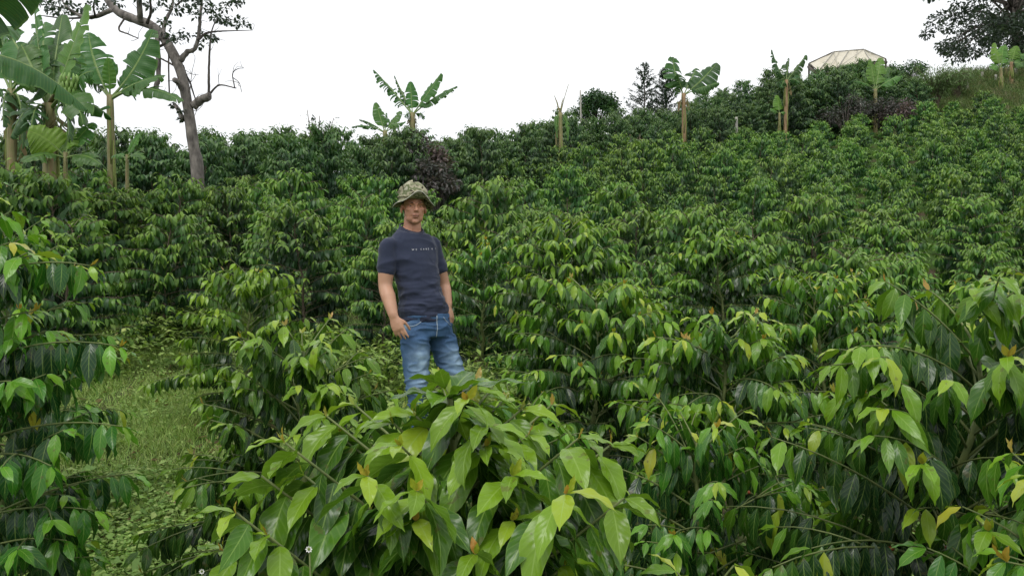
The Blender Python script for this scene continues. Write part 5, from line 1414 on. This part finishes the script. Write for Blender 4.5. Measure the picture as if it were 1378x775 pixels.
airy_shrub('feathery bush spilling down beside the fence posts', at(1288, 45.5), hgt(1285, 90, 45.5), 1.6, 87, 'bamboo', 'feathery_bush', 'bush', nst=50, lpb=60, ll=.22, wr=.09, up=.75)
round_tree('dark little tree between the canopy and the feathery bush', at(1228, 46), hgt(1228, 80, 46), .9, 88, ll=.16, n=1100)
round_tree('low dark shrub at the open end of the cream canopy', at(1206, 49), hgt(1206, 86, 49), .9, 89, ll=.16, n=1000, name='dark_shrub')
airy_shrub('dried brown plant at the lower edge of the tall hedge', at(856, 30.5), hgt(856, 178, 30.5), .38, 90, 'dry_leaf', 'dried_plant', 'plant', nst=12, lpb=8, ll=.10)
airy_shrub('reddish bush top behind the bright banana at the canopy end', at(1189, 51.5), hgt(1189, 73, 51.5), .7, 91, 'dry_leaf', 'reddish_bush', 'bush', nst=20, lpb=30, ll=.14)

# ---------------------------------------------------------------- posts
def post(label, px, top, bot, d, r, group=None, lean=0.0):
    p0 = W(px, bot, d); p0[2] = min(p0[2], g1(p0[0], d)); h = W(px, top, d)[2] - p0[2]
    prof_ = np.array([1.05, 1.0, .97, 1.0, .95]) * r
    P = np.array([[0, 0, -.2], [lean * .2, .01, h * .3], [lean * .5, 0, h * .6], [lean * .8, .01, h * .85], [lean, 0, h]])
    V, Q = tubes([(P, prof_)], 9); o = obj('wooden_post', mesh_np('wooden_post', V, Q), M['post'], None, p0.tolist()); tag(o, label, 'post', group)


post('thin weathered pole on the skyline against the round dark tree', 783, 122, 152, 40, .045, lean=-.08)
post('short pale stake in the field edge between two bananas', 991, 158, 172, 35.5, .07)
post('pale leaning stake among the purple shrubs', 1160, 131, 155, 38.6, .08, lean=-.15)
post('thick pale fence post at the end of the feathery bush', 1302, 92, 120, 46.8, .10, lean=-.05)
post('slim fence post in front of the thick one among feathery stems', 1289, 102, 122, 46.4, .06)
post('short fence post on the bare bank between thick post and bananas', 1322, 97, 108, 48.8, .07)
post('fence post just beside the bright folded banana leaf', 1340, 101, 116, 48.2, .08)
post('fence post behind the brown banana stem', 1367, 92, 114, 49.2, .08)

# pale dry grass on the bank below the shade tree
n = 12000; rng = np.random.default_rng(95)
bu = rng.uniform(.53, .72, n); by_ = rng.uniform(41.5, 53, n); bx_ = bu * by_; a_ = rng.uniform(0, 6.28, n)
Vv, Qv, at_ = leafmesh(np.stack([bx_, by_, ground(bx_, by_)], -1), np.stack([np.cos(a_) * .4, np.sin(a_) * .4, rng.uniform(.5, 1.2, n)], -1), np.stack([-np.cos(a_), -np.sin(a_), np.full(n, .6)], -1), rng.uniform(.3, .8, n), np.full(n, .012), rng.uniform(.3, 1.3, n), np.zeros(n), np.zeros(n), np.clip(.55 + rng.normal(0, .3, n), 0, 1), rng, 3, 1, 'blade')
M['bank'] = leaf_material('bank_grass', [(0, (.06, .11, .035)), (.5, (.12, .16, .06)), (1, (.21, .20, .10))], veins=False, rough=.7)
o = tag(obj('bank_grass', mesh_np('bank_grass', Vv, Qv, at_), M['bank']), kind='stuff'); o['label'] = 'pale dry grass on the bank around the fence posts'

# ---------------------------------------------------------------- the cream canopy on the ridge
MC = simple_material('cream_sheeting', (.47, .43, .33), (.58, .54, .44), 1.4, .6, .35, .05, c3=(.53, .49, .39)); M['frame'] = simple_material('dark_frame_timber', (.05, .042, .035), (.11, .09, .07), 9, .85, .3)
dC = 51.
P_ = lambda px, py, dd: W(px, py, dC + dd)
FL, FR, BL, BR, R0, R1 = P_(1101, 97, -1.2), P_(1171, 83, -1.2), P_(1088.5, 86, 1.2), P_(1192, 80, 1.2), P_(1122, 70.5, .2), P_(1162, 67.2, .2)
cen = (FL + FR + BL + BR) / 4; root = np.array([cen[0], cen[1], g1(cen[0], cen[1])])
t = thing('canopy_shelter', 'cream plastic canopy on a timber frame above the hedge on the ridge', 'canopy', root.tolist())


def sheet(a, b_, c, d_, nm, sag=.10, n=14):
    """one taut panel between four corners, slightly sagging, with thickness"""
    u, v_ = np.meshgrid(np.linspace(0, 1, n), np.linspace(0, 1, n), indexing='ij'); u = u[..., None]; v_ = v_[..., None]
    G = (a * (1 - u) + b_ * u) * (1 - v_) + (d_ * (1 - u) + c * u) * v_ - root
    nr = norm(np.cross(b_ - a, d_ - a) + np.cross(c - b_, d_ - c))
    G = G - nr * (sag * (np.sin(PI * u) * np.sin(PI * v_)) + .03 * np.abs(np.sin(3 * PI * u)) * np.sin(PI * v_) + .015 * np.sin(9 * (u + v_)))
    V = np.concatenate([G.reshape(-1, 3), (G - nr * .012).reshape(-1, 3)])
    i = (np.arange(n - 1)[:, None] * n + np.arange(n - 1)[None]).ravel(); q = np.stack([i, i + 1, i + n + 1, i + n], -1)
    Q = np.concatenate([q, q[:, ::-1] + n * n])
    return obj(nm, mesh_np(nm, V, Q), MC, t)


F1 = FL * .62 + FR * .38; RM = R0 * .5 + R1 * .5
sheet(FL, F1, RM, R0, 'roof_panel'); sheet(F1, FR, R1, RM, 'roof_panel'); sheet(BL, FL, R0, R0 + np.array([.01, .01, 0]), 'roof_panel', .05); sheet(FR, BR, R1 + np.array([.01, .01, 0]), R1, 'roof_panel', .05); sheet(BR, BL, R0, R1, 'roof_panel')
beams = [(R0, R1), (FL, F1), (F1, FR), (BL, R0), (R0, FL), (R1, FR), (R1, BR), (RM, F1), (BL, FL), (BL, BR)]
lift_ = np.array([0, -.03, .03])
for a_, b_ in beams:
    V, Q = tubes([(np.stack([a_, (a_ + b_) / 2, b_]) - root + lift_, .028)], 6); obj('frame_pole', mesh_np('frame_pole', V, Q), M['frame'] if a_ is BL or a_ is FL or a_ is F1 else M['post'], t)
for a_, b_ in ((R0, F1), (FL * .5 + F1 * .5, R0 * .6 + RM * .4), (F1, R1), (F1 * .5 + FR * .5, RM * .4 + R1 * .6)):
    V, Q = tubes([(np.stack([a_, (a_ + b_) / 2, b_]) - root + lift_ * .7, .014)], 5); obj('stay_cord', mesh_np('stay_cord', V, Q), M['post'], t)
dk = np.array([0, 0, -.22])
for a_, b_ in ((FL, FR), (BL, BR), (FL, BL), (FR, BR), (F1, BL * .5 + BR * .5)):
    V, Q = tubes([(np.stack([a_ + dk, (a_ + b_) / 2 + dk, b_ + dk]) - root, .13)], 6); obj('eave_beam', mesh_np('eave_beam', V, Q), M['frame'], t)
for a_ in (FL, FR, BL, BR, F1):
    g_ = np.array([a_[0], a_[1], g1(a_[0], a_[1]) - .2]); V, Q = tubes([(np.stack([g_, (g_ + a_) / 2, a_]) - root, .06)], 7); obj('post', mesh_np('post', V, Q), M['frame'], t)

# ---------------------------------------------------------------- light, sky, camera
SUN_EL, SUN_AZ = math.radians(58), math.radians(205)                       # high, veiled, behind the camera's left shoulder
wd = bpy.data.worlds.new('World'); SC.world = wd; wd.use_nodes = True
nt = wd.node_tree; nt.nodes.clear(); L = nt.links
out = nt.nodes.new('ShaderNodeOutputWorld'); bg = nt.nodes.new('ShaderNodeBackground')
sky = nt.nodes.new('ShaderNodeTexSky'); sky.sky_type = 'NISHITA'; sky.sun_disc = False; sky.sun_elevation = SUN_EL; sky.sun_rotation = SUN_AZ; sky.air_density = 1.0; sky.dust_density = 4.0; sky.ozone_density = 1.0
hs = nt.nodes.new('ShaderNodeHueSaturation'); hs.inputs['Saturation'].default_value = .25; L.new(sky.outputs[0], hs.inputs['Color'])
# a closed, bright cloud cover over most of it
tcw = nt.nodes.new('ShaderNodeTexCoord'); nzw = nt.nodes.new('ShaderNodeTexNoise'); nzw.inputs['Scale'].default_value = 1.6; nzw.inputs['Detail'].default_value = 5; L.new(tcw.outputs['Generated'], nzw.inputs['Vector'])
cloud = ramp(nt, nzw.outputs[0], [(.3, (9.6, 9.9, 10.4)), (.7, (11.2, 11.3, 11.4))])
L.new(mixc(nt, .85, hs.outputs[0], cloud), bg.inputs[0]); bg.inputs[1].default_value = .12
L.new(bg.outputs[0], out.inputs[0])
sl = bpy.data.lights.new('sun', 'SUN'); sl.energy = 1.5; sl.angle = math.radians(25); sl.color = (1, .97, .92)
so = bpy.data.objects.new('sun', sl); C.objects.link(so); so.location = (-10, -20, 40)
sd = Vector((math.sin(SUN_AZ) * math.cos(SUN_EL), math.cos(SUN_AZ) * math.cos(SUN_EL), math.sin(SUN_EL)))
so.rotation_euler = sd.to_track_quat('Z', 'Y').to_euler()
cam = bpy.data.cameras.new('camera'); co = bpy.data.objects.new('camera', cam); C.objects.link(co)
cam.sensor_width = 36; cam.lens = 36 * F / 1378.; co.location = (0, 0, CAMZ); co.rotation_euler = (PI / 2, 0, 0); cam.clip_end = 3000; cam.clip_start = .05
SC.camera = co
SC.view_settings.view_transform = 'Standard'; SC.view_settings.look = 'None'; SC.view_settings.exposure = 0.0; SC.view_settings.gamma = 1.0
SC.render.engine = 'CYCLES'
cy = SC.cycles; cy.max_bounces = 6; cy.diffuse_bounces = 3; cy.glossy_bounces = 2; cy.transmission_bounces = 4; cy.transparent_max_bounces = 8
cy.use_denoising = True; cy.denoiser = 'OPENIMAGEDENOISE'; cy.denoising_input_passes = 'RGB_ALBEDO_NORMAL'; cy.use_adaptive_sampling = True; cy.adaptive_threshold = .02
